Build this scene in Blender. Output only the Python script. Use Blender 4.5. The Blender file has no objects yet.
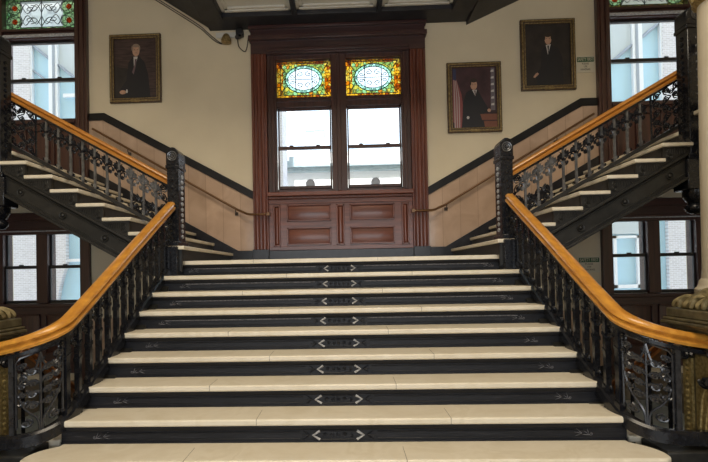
import bpy, math, random
from mathutils import Vector, Matrix
from math import sin, cos, pi, sqrt, log, exp
random.seed(7)
SC = bpy.context.scene
COL = SC.collection

# ------------------------------------------------------------------ dimensions (metres, floor z = 0)
H = 0.16193            # riser
T = 0.32               # going of the central flight
L = 11 * H             # landing level
TS = 0.2878            # going of the side flights
XS = 1.6764            # first riser of the side flights
YS = -0.1326           # plane of the side balustrades
YW = 2.354             # rear wall face
K = H / T              # slope, central
KS = H / TS            # slope, side
XB = 1.886             # plane of the central balustrades

# ------------------------------------------------------------------ materials
def new_mat(name):
    m = bpy.data.materials.new(name); m.use_nodes = True
    nt = m.node_tree; nt.nodes.clear()
    out = nt.nodes.new('ShaderNodeOutputMaterial')
    return m, nt, out

def N(nt, t, **kw):
    n = nt.nodes.new(t)
    for k, v in kw.items():
        if k.startswith('i_'):
            key = k[2:]
            n.inputs[int(key) if key.isdigit() else key].default_value = v
        else:
            setattr(n, k, v)
    return n

def math_node(nt, op, a, b=None, clamp=False):
    n = nt.nodes.new('ShaderNodeMath'); n.operation = op; n.use_clamp = clamp
    for i, v in enumerate((a, b)):
        if v is None: continue
        if isinstance(v, (int, float)): n.inputs[i].default_value = v
        else: nt.links.new(v, n.inputs[i])
    return n.outputs[0]

def mix_col(nt, fac, a, b, blend='MIX'):
    n = nt.nodes.new('ShaderNodeMix'); n.data_type = 'RGBA'; n.blend_type = blend
    for s, v in ((n.inputs[0], fac), (n.inputs[6], a), (n.inputs[7], b)):
        if isinstance(v, (int, float)): s.default_value = v
        elif isinstance(v, tuple): s.default_value = v if len(v) == 4 else v + (1,)
        else: nt.links.new(v, s)
    return n.outputs[2]

def ramp(nt, fac, stops, interp='LINEAR'):
    n = nt.nodes.new('ShaderNodeValToRGB'); cr = n.color_ramp; cr.interpolation = interp
    while len(cr.elements) < len(stops): cr.elements.new(0.5)
    for e, (p, c) in zip(cr.elements, stops):
        e.position = p; e.color = c if len(c) == 4 else tuple(c) + (1,)
    nt.links.new(fac, n.inputs[0])
    return n.outputs[0]

def coords(nt, scale=(1, 1, 1)):
    tc = nt.nodes.new('ShaderNodeTexCoord'); mp = nt.nodes.new('ShaderNodeMapping')
    mp.inputs['Scale'].default_value = scale
    nt.links.new(tc.outputs['Object'], mp.inputs[0])
    return mp.outputs[0]

def pbr(nt, out, col, rough=0.5, metal=0.0, spec=0.5, bump=None, bump_s=0.1, bump_d=0.01, coat=0.0):
    b = nt.nodes.new('ShaderNodeBsdfPrincipled')
    if isinstance(col, tuple): b.inputs['Base Color'].default_value = col if len(col) == 4 else col + (1,)
    else: nt.links.new(col, b.inputs['Base Color'])
    if isinstance(rough, (int, float)): b.inputs['Roughness'].default_value = rough
    else: nt.links.new(rough, b.inputs['Roughness'])
    b.inputs['Metallic'].default_value = metal
    b.inputs['Specular IOR Level'].default_value = spec
    b.inputs['Coat Weight'].default_value = coat
    b.inputs['Coat Roughness'].default_value = 0.12
    if bump is not None:
        bn = nt.nodes.new('ShaderNodeBump'); bn.inputs['Strength'].default_value = bump_s
        bn.inputs['Distance'].default_value = bump_d
        nt.links.new(bump, bn.inputs['Height']); nt.links.new(bn.outputs[0], b.inputs['Normal'])
    nt.links.new(b.outputs[0], out.inputs[0])
    return b

def noisy(name, c1, c2, scale=4, rough=0.5, metal=0, spec=0.5, bump_s=0.0, stretch=(1, 1, 1), detail=5, lo=.35, hi=.65, coat=0, bump_d=.01):
    m, nt, out = new_mat(name)
    v = coords(nt, stretch)
    n = N(nt, 'ShaderNodeTexNoise'); n.inputs['Scale'].default_value = scale; n.inputs['Detail'].default_value = detail
    nt.links.new(v, n.inputs['Vector'])
    c = ramp(nt, n.outputs[0], [(lo, c1), (hi, c2)])
    pbr(nt, out, c, rough, metal, spec, n.outputs[0] if bump_s else None, bump_s, bump_d, coat)
    return m

def wood(name, c1, c2, axis='x', rough=0.3, coat=0.3, scale=1.0):
    st = {'x': (1.2, 14, 14), 'y': (14, 1.2, 14), 'z': (14, 14, 1.2)}[axis]
    return noisy(name, c1, c2, 1.6 * scale, rough, stretch=st, detail=6, bump_s=.04, coat=coat, lo=.3, hi=.7)

def flat(name, c, rough=.5, metal=0, spec=.5):
    m, nt, out = new_mat(name); pbr(nt, out, c, rough, metal, spec); return m

M = {}
M['wall'] = noisy('cream_plaster', (.62, .535, .385), (.68, .59, .43), 1.3, .65, bump_s=.03)
M['iron'] = noisy('black_painted_iron', (.006, .0065, .009), (.013, .014, .018), 30, .22, spec=.4, bump_s=.08, bump_d=.002)
M['iron_lit'] = noisy('glossy_highlit_iron', (.016, .017, .021), (.034, .036, .042), 30, .2, spec=.6)  # black iron made paler, grey-blue highlights put into the colour
M['iron_dull'] = noisy('dull_black_iron', (.012, .012, .011), (.024, .023, .021), 18, .42, spec=.35, bump_s=.15, bump_d=.003)
M['iron_grey'] = noisy('grey_sheen_iron', (.09, .093, .10), (.18, .182, .19), 22, .28, metal=.6, spec=.6)  # grey of reflections on black iron put into the base colour
M['worn'] = noisy('worn_pale_paint', (.28, .29, .31), (.52, .52, .53), 40, .5)  # light grey wear on the chevrons
M['scuff'] = noisy('faint_paint_scuff', (.05, .05, .058), (.19, .19, .21), 60, .5)
M['bright_bead'] = noisy('highlit_iron_bead', (.26, .26, .27), (.42, .42, .43), 40, .3)  # pale colour stands in for white highlights on the iron beads
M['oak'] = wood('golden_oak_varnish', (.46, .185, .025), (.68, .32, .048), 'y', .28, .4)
M['oak_red'] = wood('reddish_oak', (.17, .062, .018), (.30, .12, .035), 'y', .3, .3)
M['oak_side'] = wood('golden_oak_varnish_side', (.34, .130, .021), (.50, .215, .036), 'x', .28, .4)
M['mahogany'] = wood('mahogany_varnish', (.085, .022, .013), (.185, .058, .034), 'z', .36, .2)
M['mahogany_x'] = wood('mahogany_varnish_rail', (.085, .022, .013), (.185, .058, .034), 'x', .36, .2)
M['mahogany_dark'] = wood('dark_mahogany', (.030, .010, .008), (.066, .021, .015), 'z', .35, .25)
M['mahogany_dark_x'] = wood('dark_mahogany_rail', (.026, .009, .009), (.055, .018, .016), 'x', .35, .25)
M['sash'] = flat('black_sash', (.012, .011, .013), .4)
M['blackstone'] = noisy('black_stone', (.006, .006, .009), (.016, .016, .021), 9, .28, spec=.4)
M['band'] = noisy('black_dado_stone', (.005, .005, .006), (.011, .011, .013), 9, .45, spec=.3)
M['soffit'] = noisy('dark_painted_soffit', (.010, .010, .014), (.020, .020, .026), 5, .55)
M['coffer'] = noisy('white_coffer_paint', (.62, .60, .54), (.68, .66, .60), 3, .6)
M['floor'] = noisy('floor_stone', (.12, .10, .075), (.20, .17, .12), 5, .4)
M['gold'] = noisy('aged_gilt', (.24, .175, .06), (.48, .37, .16), 45, .42, metal=.55, bump_s=.6, bump_d=.01)
M['bronze'] = noisy('olive_bronze', (.075, .062, .032), (.17, .14, .075), 14, .5, metal=.35, bump_s=.2, bump_d=.004)
M['foliage'] = noisy('gilded_foliage', (.12, .095, .04), (.32, .26, .13), 25, .45, metal=.4, bump_s=.3, bump_d=.004)
M['column'] = noisy('cream_column_paint', (.60, .53, .40), (.68, .61, .47), 2, .5)
M['brass'] = flat('brown_brass_rail', (.16, .085, .04), .3, .5)
M['white_plastic'] = flat('white_plastic', (.6, .58, .53), .5)
M['black_plastic'] = flat('black_plastic', (.012, .012, .013), .4)
M['wire'] = flat('brown_wire', (.06, .045, .035), .6)
M['frame_gold'] = noisy('worn_gilt_frame', (.17, .115, .045), (.34, .25, .11), 35, .4, metal=.35)
M['frame_dark'] = noisy('dark_frame_wood', (.045, .028, .015), (.10, .062, .034), 30, .4)
M['sign_white'] = flat('sign_board', (.62, .57, .45), .5)
M['sign_green'] = flat('sign_green', (.015, .085, .03), .5)
M['ink'] = flat('sign_ink', (.03, .03, .03), .6)
M['lead'] = flat('lead_came', (.02, .02, .022), .5)

def marble(name, c1, c2, vein):
    m, nt, out = new_mat(name)
    v = coords(nt)
    n1 = N(nt, 'ShaderNodeTexNoise'); n1.inputs['Scale'].default_value = 2.2; n1.inputs['Detail'].default_value = 8; n1.inputs['Distortion'].default_value = 1.2
    nt.links.new(v, n1.inputs['Vector'])
    n2 = N(nt, 'ShaderNodeTexNoise'); n2.inputs['Scale'].default_value = 22; n2.inputs['Detail'].default_value = 4
    nt.links.new(v, n2.inputs['Vector'])
    c = ramp(nt, n1.outputs[0], [(.3, c1), (.52, c2), (.60, vein), (.66, c2)])
    c = mix_col(nt, .25, c, ramp(nt, n2.outputs[0], [(.35, c1), (.65, c2)]))
    pbr(nt, out, c, .33, 0, .5)
    return m
M['marble'] = marble('cream_marble', (.67, .595, .455), (.77, .705, .575), (.69, .62, .48))

def dado_marble():
    m, nt, out = new_mat('pink_marble_slabs')
    tc = N(nt, 'ShaderNodeTexCoord'); sep = N(nt, 'ShaderNodeSeparateXYZ')
    nt.links.new(tc.outputs['Object'], sep.inputs[0])
    w = math_node(nt, 'DIVIDE', sep.outputs[0], .27)
    fl = math_node(nt, 'FLOOR', w); fr = math_node(nt, 'FRACT', w)
    wn = N(nt, 'ShaderNodeTexWhiteNoise', noise_dimensions='1D'); nt.links.new(fl, wn.inputs['W'])
    n = N(nt, 'ShaderNodeTexNoise'); n.inputs['Scale'].default_value = 3; n.inputs['Detail'].default_value = 8; n.inputs['Distortion'].default_value = .8
    nt.links.new(tc.outputs['Object'], n.inputs['Vector'])
    c = ramp(nt, n.outputs[0], [(.3, (.43, .30, .215)), (.7, (.56, .40, .295))])
    t = ramp(nt, wn.outputs[0], [(0, (.88, .88, .88)), (1, (1.04, 1.04, 1.04))])
    c = mix_col(nt, 1.0, c, t, 'MULTIPLY')
    line = math_node(nt, 'LESS_THAN', fr, .03)
    c = mix_col(nt, math_node(nt, 'MULTIPLY', line, .5), c, (.22, .14, .10, 1))
    pbr(nt, out, c, .17, 0, .55, n.outputs[0], .05, .01)
    return m
M['dado'] = dado_marble()

def riser_mat():
    m, nt, out = new_mat('scuffed_black_riser')
    v = coords(nt, (2.5, 8, 45))
    n = N(nt, 'ShaderNodeTexNoise'); n.inputs['Scale'].default_value = 2.4; n.inputs['Detail'].default_value = 9; n.inputs['Roughness'].default_value = .7
    nt.links.new(v, n.inputs['Vector'])
    c = ramp(nt, n.outputs[0], [(.40, (.006, .007, .010)), (.60, (.013, .014, .019)), (.70, (.05, .05, .056)), (.80, (.16, .16, .17))])
    pbr(nt, out, c, .42, 0, .25, n.outputs[0], .2, .003)
    return m
M['riser'] = riser_mat()

def glass_mat(name, tint=(.97, .98, 1), refl=.05):
    m, nt, out = new_mat(name)
    tr = N(nt, 'ShaderNodeBsdfTransparent'); tr.inputs[0].default_value = tint + (1,)
    gl = N(nt, 'ShaderNodeBsdfGlossy'); gl.inputs['Roughness'].default_value = .03
    mx = N(nt, 'ShaderNodeMixShader'); mx.inputs[0].default_value = refl
    nt.links.new(tr.outputs[0], mx.inputs[1]); nt.links.new(gl.outputs[0], mx.inputs[2]); nt.links.new(mx.outputs[0], out.inputs[0])
    return m
M['glass'] = glass_mat('window_glass')

def stained(name, hw, hh, style):
    m, nt, out = new_mat(name)
    tc = N(nt, 'ShaderNodeTexCoord'); sep = N(nt, 'ShaderNodeSeparateXYZ')
    nt.links.new(tc.outputs['Object'], sep.inputs[0])
    u = math_node(nt, 'DIVIDE', sep.outputs[0], hw); v = math_node(nt, 'DIVIDE', sep.outputs[2], hh)
    au = math_node(nt, 'ABSOLUTE', u); av = math_node(nt, 'ABSOLUTE', v)
    vor = N(nt, 'ShaderNodeTexVoronoi'); vor.inputs['Scale'].default_value = 17
    nt.links.new(tc.outputs['Object'], vor.inputs['Vector'])
    sc = N(nt, 'ShaderNodeSeparateColor'); nt.links.new(vor.outputs['Color'], sc.inputs[0])
    rnd = sc.outputs[0]
    ved = N(nt, 'ShaderNodeTexVoronoi', feature='DISTANCE_TO_EDGE'); ved.inputs['Scale'].default_value = 17
    nt.links.new(tc.outputs['Object'], ved.inputs['Vector'])
    def ell(cu, cv, ru, rv):
        a = math_node(nt, 'DIVIDE', math_node(nt, 'SUBTRACT', au, cu), ru)
        b = math_node(nt, 'DIVIDE', math_node(nt, 'SUBTRACT', av, cv), rv)
        return math_node(nt, 'ADD', math_node(nt, 'MULTIPLY', a, a), math_node(nt, 'MULTIPLY', b, b))
    if style == 'amber':
        amber = ramp(nt, rnd, [(0, (.80, .40, .05)), (.25, (.92, .62, .12)), (.6, (.58, .22, .04)), (.75, (.88, .72, .25))], 'CONSTANT')
        green = ramp(nt, rnd, [(0, (.48, .60, .28)), (.35, (.72, .68, .24)), (.6, (.50, .72, .46)), (.85, (.74, .42, .12))], 'CONSTANT')
        c = mix_col(nt, math_node(nt, 'GREATER_THAN', math_node(nt, 'MAXIMUM', math_node(nt, 'ADD', au, .06), av), .82), green, amber)
        e = ell(0, 0, .68, .74)
        pale = ramp(nt, rnd, [(0, (.62, .88, .74)), (.5, (.70, .93, .82))], 'CONSTANT')
        c = mix_col(nt, math_node(nt, 'LESS_THAN', e, 1.0), c, pale)
        e2 = ell(0, 0, .58, .58)
        c = mix_col(nt, math_node(nt, 'LESS_THAN', e2, 1.0), c, (.92, .96, .98, 1))
        edge_mask = math_node(nt, 'GREATER_THAN', e2, 1.0)
    else:
        if style == 'green':
            gr = ramp(nt, rnd, [(0, (.36, .58, .32)), (.35, (.55, .74, .48)), (.65, (.42, .64, .44)), (.85, (.70, .80, .52))], 'CONSTANT')
            inner = (.80, .83, .82, 1)
        else:
            gr = ramp(nt, rnd, [(0, (.34, .30, .12)), (.35, (.45, .44, .22)), (.65, (.28, .32, .16)), (.85, (.42, .22, .08))], 'CONSTANT')
            inner = (.62, .62, .56, 1)
        box = math_node(nt, 'MAXIMUM', math_node(nt, 'DIVIDE', au, .60), math_node(nt, 'DIVIDE', av, .80))
        c = mix_col(nt, math_node(nt, 'LESS_THAN', box, 1.0), gr, inner)
        ring = ell(.76, .42, .20, .40)
        c = mix_col(nt, math_node(nt, 'LESS_THAN', ring, 1.0), c, (.50, .64, .44, 1))
        fl_ = ell(.76, .42, .075, .17)
        c = mix_col(nt, math_node(nt, 'LESS_THAN', fl_, 1.0), c, (.52, .13, .03, 1))
        edge_mask = math_node(nt, 'GREATER_THAN', box, 1.0)
    lines = math_node(nt, 'MULTIPLY', math_node(nt, 'LESS_THAN', ved.outputs['Distance'], .055), edge_mask)
    c = mix_col(nt, math_node(nt, 'MULTIPLY', lines, .75), c, (.03, .025, .02, 1))
    tr = N(nt, 'ShaderNodeBsdfTransparent'); nt.links.new(c, tr.inputs[0])
    tl = N(nt, 'ShaderNodeBsdfTranslucent'); nt.links.new(c, tl.inputs[0])
    mx = N(nt, 'ShaderNodeMixShader'); mx.inputs[0].default_value = .3
    nt.links.new(tr.outputs[0], mx.inputs[1]); nt.links.new(tl.outputs[0], mx.inputs[2])
    gl = N(nt, 'ShaderNodeBsdfGlossy'); gl.inputs['Roughness'].default_value = .15
    mx2 = N(nt, 'ShaderNodeMixShader'); mx2.inputs[0].default_value = .04
    nt.links.new(mx.outputs[0], mx2.inputs[1]); nt.links.new(gl.outputs[0], mx2.inputs[2]); nt.links.new(mx2.outputs[0], out.inputs[0])
    return m

def brick(name, c1, c2, mortar, sc=1.0):
    m, nt, out = new_mat(name)
    tc = N(nt, 'ShaderNodeTexCoord'); mp = N(nt, 'ShaderNodeMapping')
    mp.inputs['Rotation'].default_value = (pi / 2, 0, 0)
    nt.links.new(tc.outputs['Object'], mp.inputs[0])
    b = N(nt, 'ShaderNodeTexBrick'); b.inputs['Scale'].default_value = sc
    b.inputs['Color1'].default_value = c1 + (1,); b.inputs['Color2'].default_value = c2 + (1,); b.inputs['Mortar'].default_value = mortar + (1,)
    b.inputs['Brick Width'].default_value = .24; b.inputs['Row Height'].default_value = .085; b.inputs['Mortar Size'].default_value = .012
    nt.links.new(mp.outputs[0], b.inputs['Vector'])
    pbr(nt, out, b.outputs[0], .8)
    return m
M['brick_pale'] = brick('pale_brick', (.50, .47, .49), (.60, .57, .59), (.70, .70, .73), 2.0)
M['brick_white'] = noisy('whitewashed_facade', (.80, .79, .77), (.86, .85, .83), 1.2, .8)
M['copper'] = noisy('weathered_copper', (.30, .38, .40), (.40, .47, .48), 8, .7)
M['wing_blind'] = flat('pale_grey_blind', (.52, .58, .62), .7)
M['wing_glass'] = flat('sky_reflection_glazing', (.44, .66, .80), .15, 0, .6)  # reflected sky painted in as an even blue base
M['wing_frame'] = flat('white_exterior_frame', (.78, .80, .84), .6)
M['wing_bar'] = flat('grey_exterior_bar', (.30, .34, .40), .6)
M['vent'] = flat('grey_vent_metal', (.42, .44, .47), .5)
# painted pictures
M['paint_brown'] = noisy('painted_panelling', (.030, .017, .016), (.070, .040, .036), 6, .5, stretch=(1, 1, 7))
M['paint_black'] = noisy('painted_dark_ground', (.012, .010, .010), (.030, .022, .020), 5, .5)
M['paint_maroon'] = noisy('painted_maroon_ground', (.030, .012, .016), (.065, .026, .032), 5, .5)
M['paint_suit'] = flat('painted_dark_suit', (.010, .010, .014), .5)
M['paint_skin'] = noisy('painted_skin', (.42, .24, .16), (.52, .31, .21), 20, .5)
M['paint_shirt'] = flat('painted_shirt', (.55, .52, .50), .5)
M['paint_hair'] = flat('painted_hair', (.030, .020, .014), .5)
M['paint_hair_grey'] = flat('painted_grey_hair', (.26, .19, .14), .5)
M['paint_tie'] = flat('painted_tie', (.14, .09, .10), .5)
M['paint_red'] = flat('painted_red_stripe', (.26, .07, .07), .5)
M['paint_white'] = flat('painted_white_stripe', (.42, .34, .33), .5)
M['paint_blue'] = flat('painted_blue', (.03, .035, .09), .5)
M['paint_desk'] = flat('painted_desk', (.17, .06, .035), .5)
M['paint_grey'] = flat('painted_grey_books', (.14, .12, .14), .5)

# ------------------------------------------------------------------ mesh builder
class MB:
    def __init__(s): s.v = []; s.f = []; s.m = []; s.cur = 0
    def add(s, vs, fs):
        o = len(s.v); s.v += [tuple(p) for p in vs]
        for f in fs: s.f.append(tuple(i + o for i in f)); s.m.append(s.cur)
        return s
    def box(s, x0, x1, y0, y1, z0, z1):
        if x0 > x1: x0, x1 = x1, x0
        if y0 > y1: y0, y1 = y1, y0
        if z0 > z1: z0, z1 = z1, z0
        return s.add([(x0, y0, z0), (x1, y0, z0), (x1, y1, z0), (x0, y1, z0), (x0, y0, z1), (x1, y0, z1), (x1, y1, z1), (x0, y1, z1)],
              [(0, 3, 2, 1), (4, 5, 6, 7), (0, 1, 5, 4), (1, 2, 6, 5), (2, 3, 7, 6), (3, 0, 4, 7)])
    def prism(s, poly, axis, a, b):
        """poly: 2-D points; axis 'y': (x,z) polygon; 'x': (y,z); 'z': (x,y)"""
        n = len(poly)
        def P(p, t): return {'y': (p[0], t, p[1]), 'x': (t, p[0], p[1]), 'z': (p[0], p[1], t)}[axis]
        vs = [P(p, a) for p in poly] + [P(p, b) for p in poly]
        ar = sum(poly[i][0] * poly[(i + 1) % n][1] - poly[(i + 1) % n][0] * poly[i][1] for i in range(n))
        flip = (ar > 0) ^ (axis == 'y') ^ (b < a)
        fs = [tuple(range(n)), tuple(range(2 * n - 1, n - 1, -1))] + [(i, i + n, (i + 1) % n + n, (i + 1) % n) for i in range(n)]
        if flip: fs = [tuple(reversed(f)) for f in fs]
        return s.add(vs, fs)
    def sweep(s, prof, path, closed=True, caps=True):
        """profile (lateral, vertical); the lateral axis stays horizontal"""
        n = len(prof); P = [Vector(p) for p in path]; vs = []
        for i, p in enumerate(P):
            t = (P[min(i + 1, len(P) - 1)] - P[max(i - 1, 0)])
            h = Vector((t.x, t.y, 0)).normalized(); lat = Vector((h.y, -h.x, 0))
            tt = t.normalized(); up = lat.cross(tt)
            if up.z < 0: up = -up
            for (a, b) in prof: vs.append(p + lat * a + up * b)
        fs = []
        for i in range(len(P) - 1):
            for j in range(n):
                k = (j + 1) % n
                fs.append((i * n + j, i * n + k, (i + 1) * n + k, (i + 1) * n + j))
        if caps:
            fs.append(tuple(range(n - 1, -1, -1))); fs.append(tuple(range((len(P) - 1) * n, len(P) * n)))
        return s.add(vs, fs)
    def tube(s, path, r, k=5):
        P = [Vector(p) for p in path]
        if len(P) < 2: return s
        vs = []; up = None
        for i, p in enumerate(P):
            t = (P[min(i + 1, len(P) - 1)] - P[max(i - 1, 0)])
            if t.length < 1e-9: t = Vector((0, 0, 1))
            t.normalize()
            if up is None:
                up = Vector((0, 0, 1)) if abs(t.z) < .9 else Vector((1, 0, 0))
            up = (up - t * up.dot(t))
            if up.length < 1e-6: up = Vector((1, 0, 0)) - t * t.x
            up.normalize(); sd = t.cross(up)
            rr = r[i] if isinstance(r, (list, tuple)) else r
            for j in range(k):
                a = 2 * pi * j / k
                vs.append(p + up * (cos(a) * rr) + sd * (sin(a) * rr))
        fs = [(i * k + j, i * k + (j + 1) % k, (i + 1) * k + (j + 1) % k, (i + 1) * k + j) for i in range(len(P) - 1) for j in range(k)]
        fs += [tuple(range(k - 1, -1, -1)), tuple(range((len(P) - 1) * k, len(P) * k))]
        return s.add(vs, fs)
    def lathe(s, prof, cx, cy, n=20, sq=False):
        vs = []; k = len(prof)
        for (r, z) in prof:
            for j in range(n):
                a = 2 * pi * (j + .5) / n
                if sq: q = 1 / max(abs(cos(a)), abs(sin(a))); vs.append((cx + r * cos(a) * q, cy + r * sin(a) * q, z))
                else: vs.append((cx + r * cos(a), cy + r * sin(a), z))
        fs = [(i * n + j, i * n + (j + 1) % n, (i + 1) * n + (j + 1) % n, (i + 1) * n + j) for i in range(k - 1) for j in range(n)]
        fs += [tuple(range(n - 1, -1, -1)), tuple(range((k - 1) * n, k * n))]
        return s.add(vs, fs)
    def blob(s, c, r, n=6, m=4):
        c = Vector(c); r = Vector(r) if not isinstance(r, (int, float)) else Vector((r, r, r))
        vs = [c + Vector((0, 0, -r.z))]
        for i in range(1, m):
            b = -pi / 2 + pi * i / m
            for j in range(n):
                a = 2 * pi * j / n
                vs.append(c + Vector((r.x * cos(a) * cos(b), r.y * sin(a) * cos(b), r.z * sin(b))))
        vs.append(c + Vector((0, 0, r.z))); e = len(vs) - 1
        fs = [(0, 1 + (j + 1) % n, 1 + j) for j in range(n)]
        for i in range(m - 2):
            o = 1 + i * n
            fs += [(o + j, o + (j + 1) % n, o + n + (j + 1) % n, o + n + j) for j in range(n)]
        o = 1 + (m - 2) * n
        fs += [(o + j, o + (j + 1) % n, e) for j in range(n)]
        return s.add(vs, fs)
    def disc_y(s, cx, cz, rx, rz, y, n=24):
        """flat disc facing -y"""
        return s.add([(cx + rx * cos(2 * pi * j / n), y, cz + rz * sin(2 * pi * j / n)) for j in range(n)], [tuple(range(n))])
    def poly_y(s, pts, y):
        return s.add([(x, y, z) for x, z in pts], [tuple(range(len(pts)))])
    def build(s, name, mat, parent=None, origin=None, smooth=True, ang=35, bevel=0):
        mats = mat if isinstance(mat, (list, tuple)) else [mat]
        if parent is not None:
            base = Vector(parent['_o']) if '_o' in parent else parent.location.copy()
        if origin is None:
            if parent is not None: origin = base
            else:
                xs = [p[0] for p in s.v]; ys = [p[1] for p in s.v]; zs = [p[2] for p in s.v]
                origin = ((min(xs) + max(xs)) / 2, (min(ys) + max(ys)) / 2, min(zs))
        origin = Vector(origin)
        me = bpy.data.meshes.new(name)
        me.from_pydata([Vector(p) - origin for p in s.v], [], s.f)
        for x in mats: me.materials.append(x)
        for p, i in zip(me.polygons, s.m): p.material_index = i
        if smooth:
            me.shade_smooth(); me.set_sharp_from_angle(angle=math.radians(ang))
        me.update()
        o = bpy.data.objects.new(name, me); COL.objects.link(o)
        if parent is not None:
            o.parent = parent; o.location = origin - base
        else: o.location = origin
        WORLD[o.name] = origin
        if bevel:
            b = o.modifiers.new('bevel', 'BEVEL'); b.width = bevel; b.segments = 2; b.limit_method = 'ANGLE'
        return o
WORLD = {}
_build = MB.build
def build(s, name, mat, parent=None, origin=None, **kw):
    if parent is not None:
        parent['_o'] = list(WORLD[parent.name])
    o = _build(s, name, mat, parent, origin, **kw)
    if parent is not None: del parent['_o']
    return o
MB.build = build

def tag(o, label=None, cat=None, group=None, kind=None):
    if label: o['label'] = label
    if cat: o['category'] = cat
    if group: o['group'] = group
    if kind: o['kind'] = kind
    return o
def empty(name, loc, label=None, cat=None, group=None, kind=None):
    o = bpy.data.objects.new(name, None); o.empty_display_size = .1; COL.objects.link(o)
    o.location = loc; WORLD[o.name] = Vector(loc)
    return tag(o, label, cat, group, kind)
def box(*a): return MB().box(*a)

# ------------------------------------------------------------------ iron scrollwork in (u, v), mapped into space by a function
def spiral(cx, cy, r0, r1, a0, turns, n=20):
    pts = []
    for i in range(n + 1):
        t = i / n; r = r0 + (r1 - r0) * t ** .8; a = a0 + turns * 2 * pi * t
        pts.append((cx + r * cos(a), cy + r * sin(a)))
    return pts
def smooth_line(P, n=6):
    out = []
    for i in range(len(P) - 1):
        p0 = P[max(i - 1, 0)]; p1 = P[i]; p2 = P[i + 1]; p3 = P[min(i + 2, len(P) - 1)]
        for k in range(n):
            t = k / n
            out.append(tuple(.5 * (2 * b + (c - a) * t + (2 * a - 5 * b + 4 * c - d) * t * t + (3 * b - a - 3 * c + d) * t ** 3) for a, b, c, d in zip(p0, p1, p2, p3)))
    out.append(P[-1]); return out
class Iron:
    """collects scrolls; f maps (u, v, w) to a point in space"""
    def __init__(s, f): s.f = f; s.mb = MB()
    def line(s, pts, r, k=5, w=0.0): s.mb.tube([s.f(u, v, w) for u, v in pts], r, k); return s
    def dot(s, u, v, r, n=6, m=4): s.mb.blob(s.f(u, v, 0), r, n, m); return s
    def curl(s, cx, cy, r0, a0, turns, r=.007, n=18, r1=None):
        s.line(spiral(cx, cy, r0, r0 * .18 if r1 is None else r1, a0, turns, n), r)
        e = spiral(cx, cy, r0, r0 * .18 if r1 is None else r1, a0, turns, n)[-1]
        s.dot(e[0], e[1], r * 1.7); return s
    def leaf(s, u, v, a, ln, wd):
        c, d = cos(a), sin(a)
        for q in (-.5, 0, .5):
            aa = a + q * 1.1
            s.line([(u, v), (u + cos(aa) * ln * .6, v + sin(aa) * ln * .6), (u + cos(aa) * ln, v + sin(aa) * ln)], [wd * .6, wd, wd * .25], 4)
        return s
    def bar(s, u, v0, v1, hw, dp=None):
        """square post"""
        dp = hw if dp is None else dp
        P = [s.f(u + a, v, b) for v in (v0, v1) for a, b in ((-hw, -dp), (hw, -dp), (hw, dp), (-hw, dp))]
        s.mb.add(P, [(0, 3, 2, 1), (4, 5, 6, 7), (0, 1, 5, 4), (1, 2, 6, 5), (2, 3, 7, 6), (3, 0, 4, 7)]); return s

def spray(I, v0, w=.075, hgt=.10, r=.0065):
    """leafy scroll head of a baluster, centred on (0, v0)"""
    for sg in (-1, 1):
        I.curl(sg * w * .55, v0 + hgt * .28, w * .45, pi if sg > 0 else 0, -1.3 * sg, r)
        I.curl(sg * w * .50, v0 - hgt * .30, w * .40, pi if sg > 0 else 0, 1.2 * sg, r)
        I.line(smooth_line([(0, v0 - hgt * .5), (sg * w * .35, v0 - hgt * .05), (sg * w * .85, v0 + hgt * .05), (sg * w, v0 - hgt * .12)], 4), r)
        I.dot(sg * w, v0 - hgt * .12, r * 2)
        I.leaf(sg * w * .25, v0 + hgt * .1, pi / 2 - sg * .7, hgt * .42, r * 1.3)
    I.leaf(0, v0 + hgt * .25, pi / 2, hgt * .4, r * 1.4)
    I.dot(0, v0, r * 2.6)
    return I

def lattice(I, u0, u1, v0, v1, rows, cols, r=.0065):
    """dense panel of paired curls with leaves"""
    du = (u1 - u0) / cols; dv = (v1 - v0) / rows
    for i in range(cols):
        for j in range(rows):
            cx = u0 + du * (i + .5); cy = v0 + dv * (j + .5); q = min(du, dv)
            sg = 1 if (i + j) % 2 == 0 else -1
            I.curl(cx, cy + q * .08, q * .42, sg * pi / 2, 1.6 * sg, r)
            I.line(smooth_line([(cx - sg * q * .5, cy - dv * .5), (cx - sg * q * .1, cy - dv * .15), (cx + sg * q * .45, cy + dv * .2), (cx + sg * q * .1, cy + dv * .5)], 4), r)
            I.leaf(cx - sg * q * .2, cy - dv * .28, pi / 2 + sg * .9, q * .4, r * 1.3)
    return I

# ==================================================================  THE SETTING
WT = 0.30   # wall thickness
def wall_with_holes(name, x0, x1, y0, y1, z0, z1, holes):
    mb = MB()
    xs = sorted({x0, x1, *[h[0] for h in holes], *[h[1] for h in holes]})
    zs = sorted({z0, z1, *[h[2] for h in holes], *[h[3] for h in holes]})
    for i in range(len(xs) - 1):
        run = None
        for j in range(len(zs) - 1):
            cx, cz = (xs[i] + xs[i + 1]) / 2, (zs[j] + zs[j + 1]) / 2
            inside = any(h[0] < cx < h[1] and h[2] < cz < h[3] for h in holes)
            if not inside:
                if run is None: run = [zs[j], zs[j + 1]]
                else: run[1] = zs[j + 1]
            if inside or j == len(zs) - 2:
                if run: mb.box(xs[i], xs[i + 1], y0, y1, run[0], run[1]); run = None
    return tag(mb.build(name, M['wall'], smooth=False), kind='structure')

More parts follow.
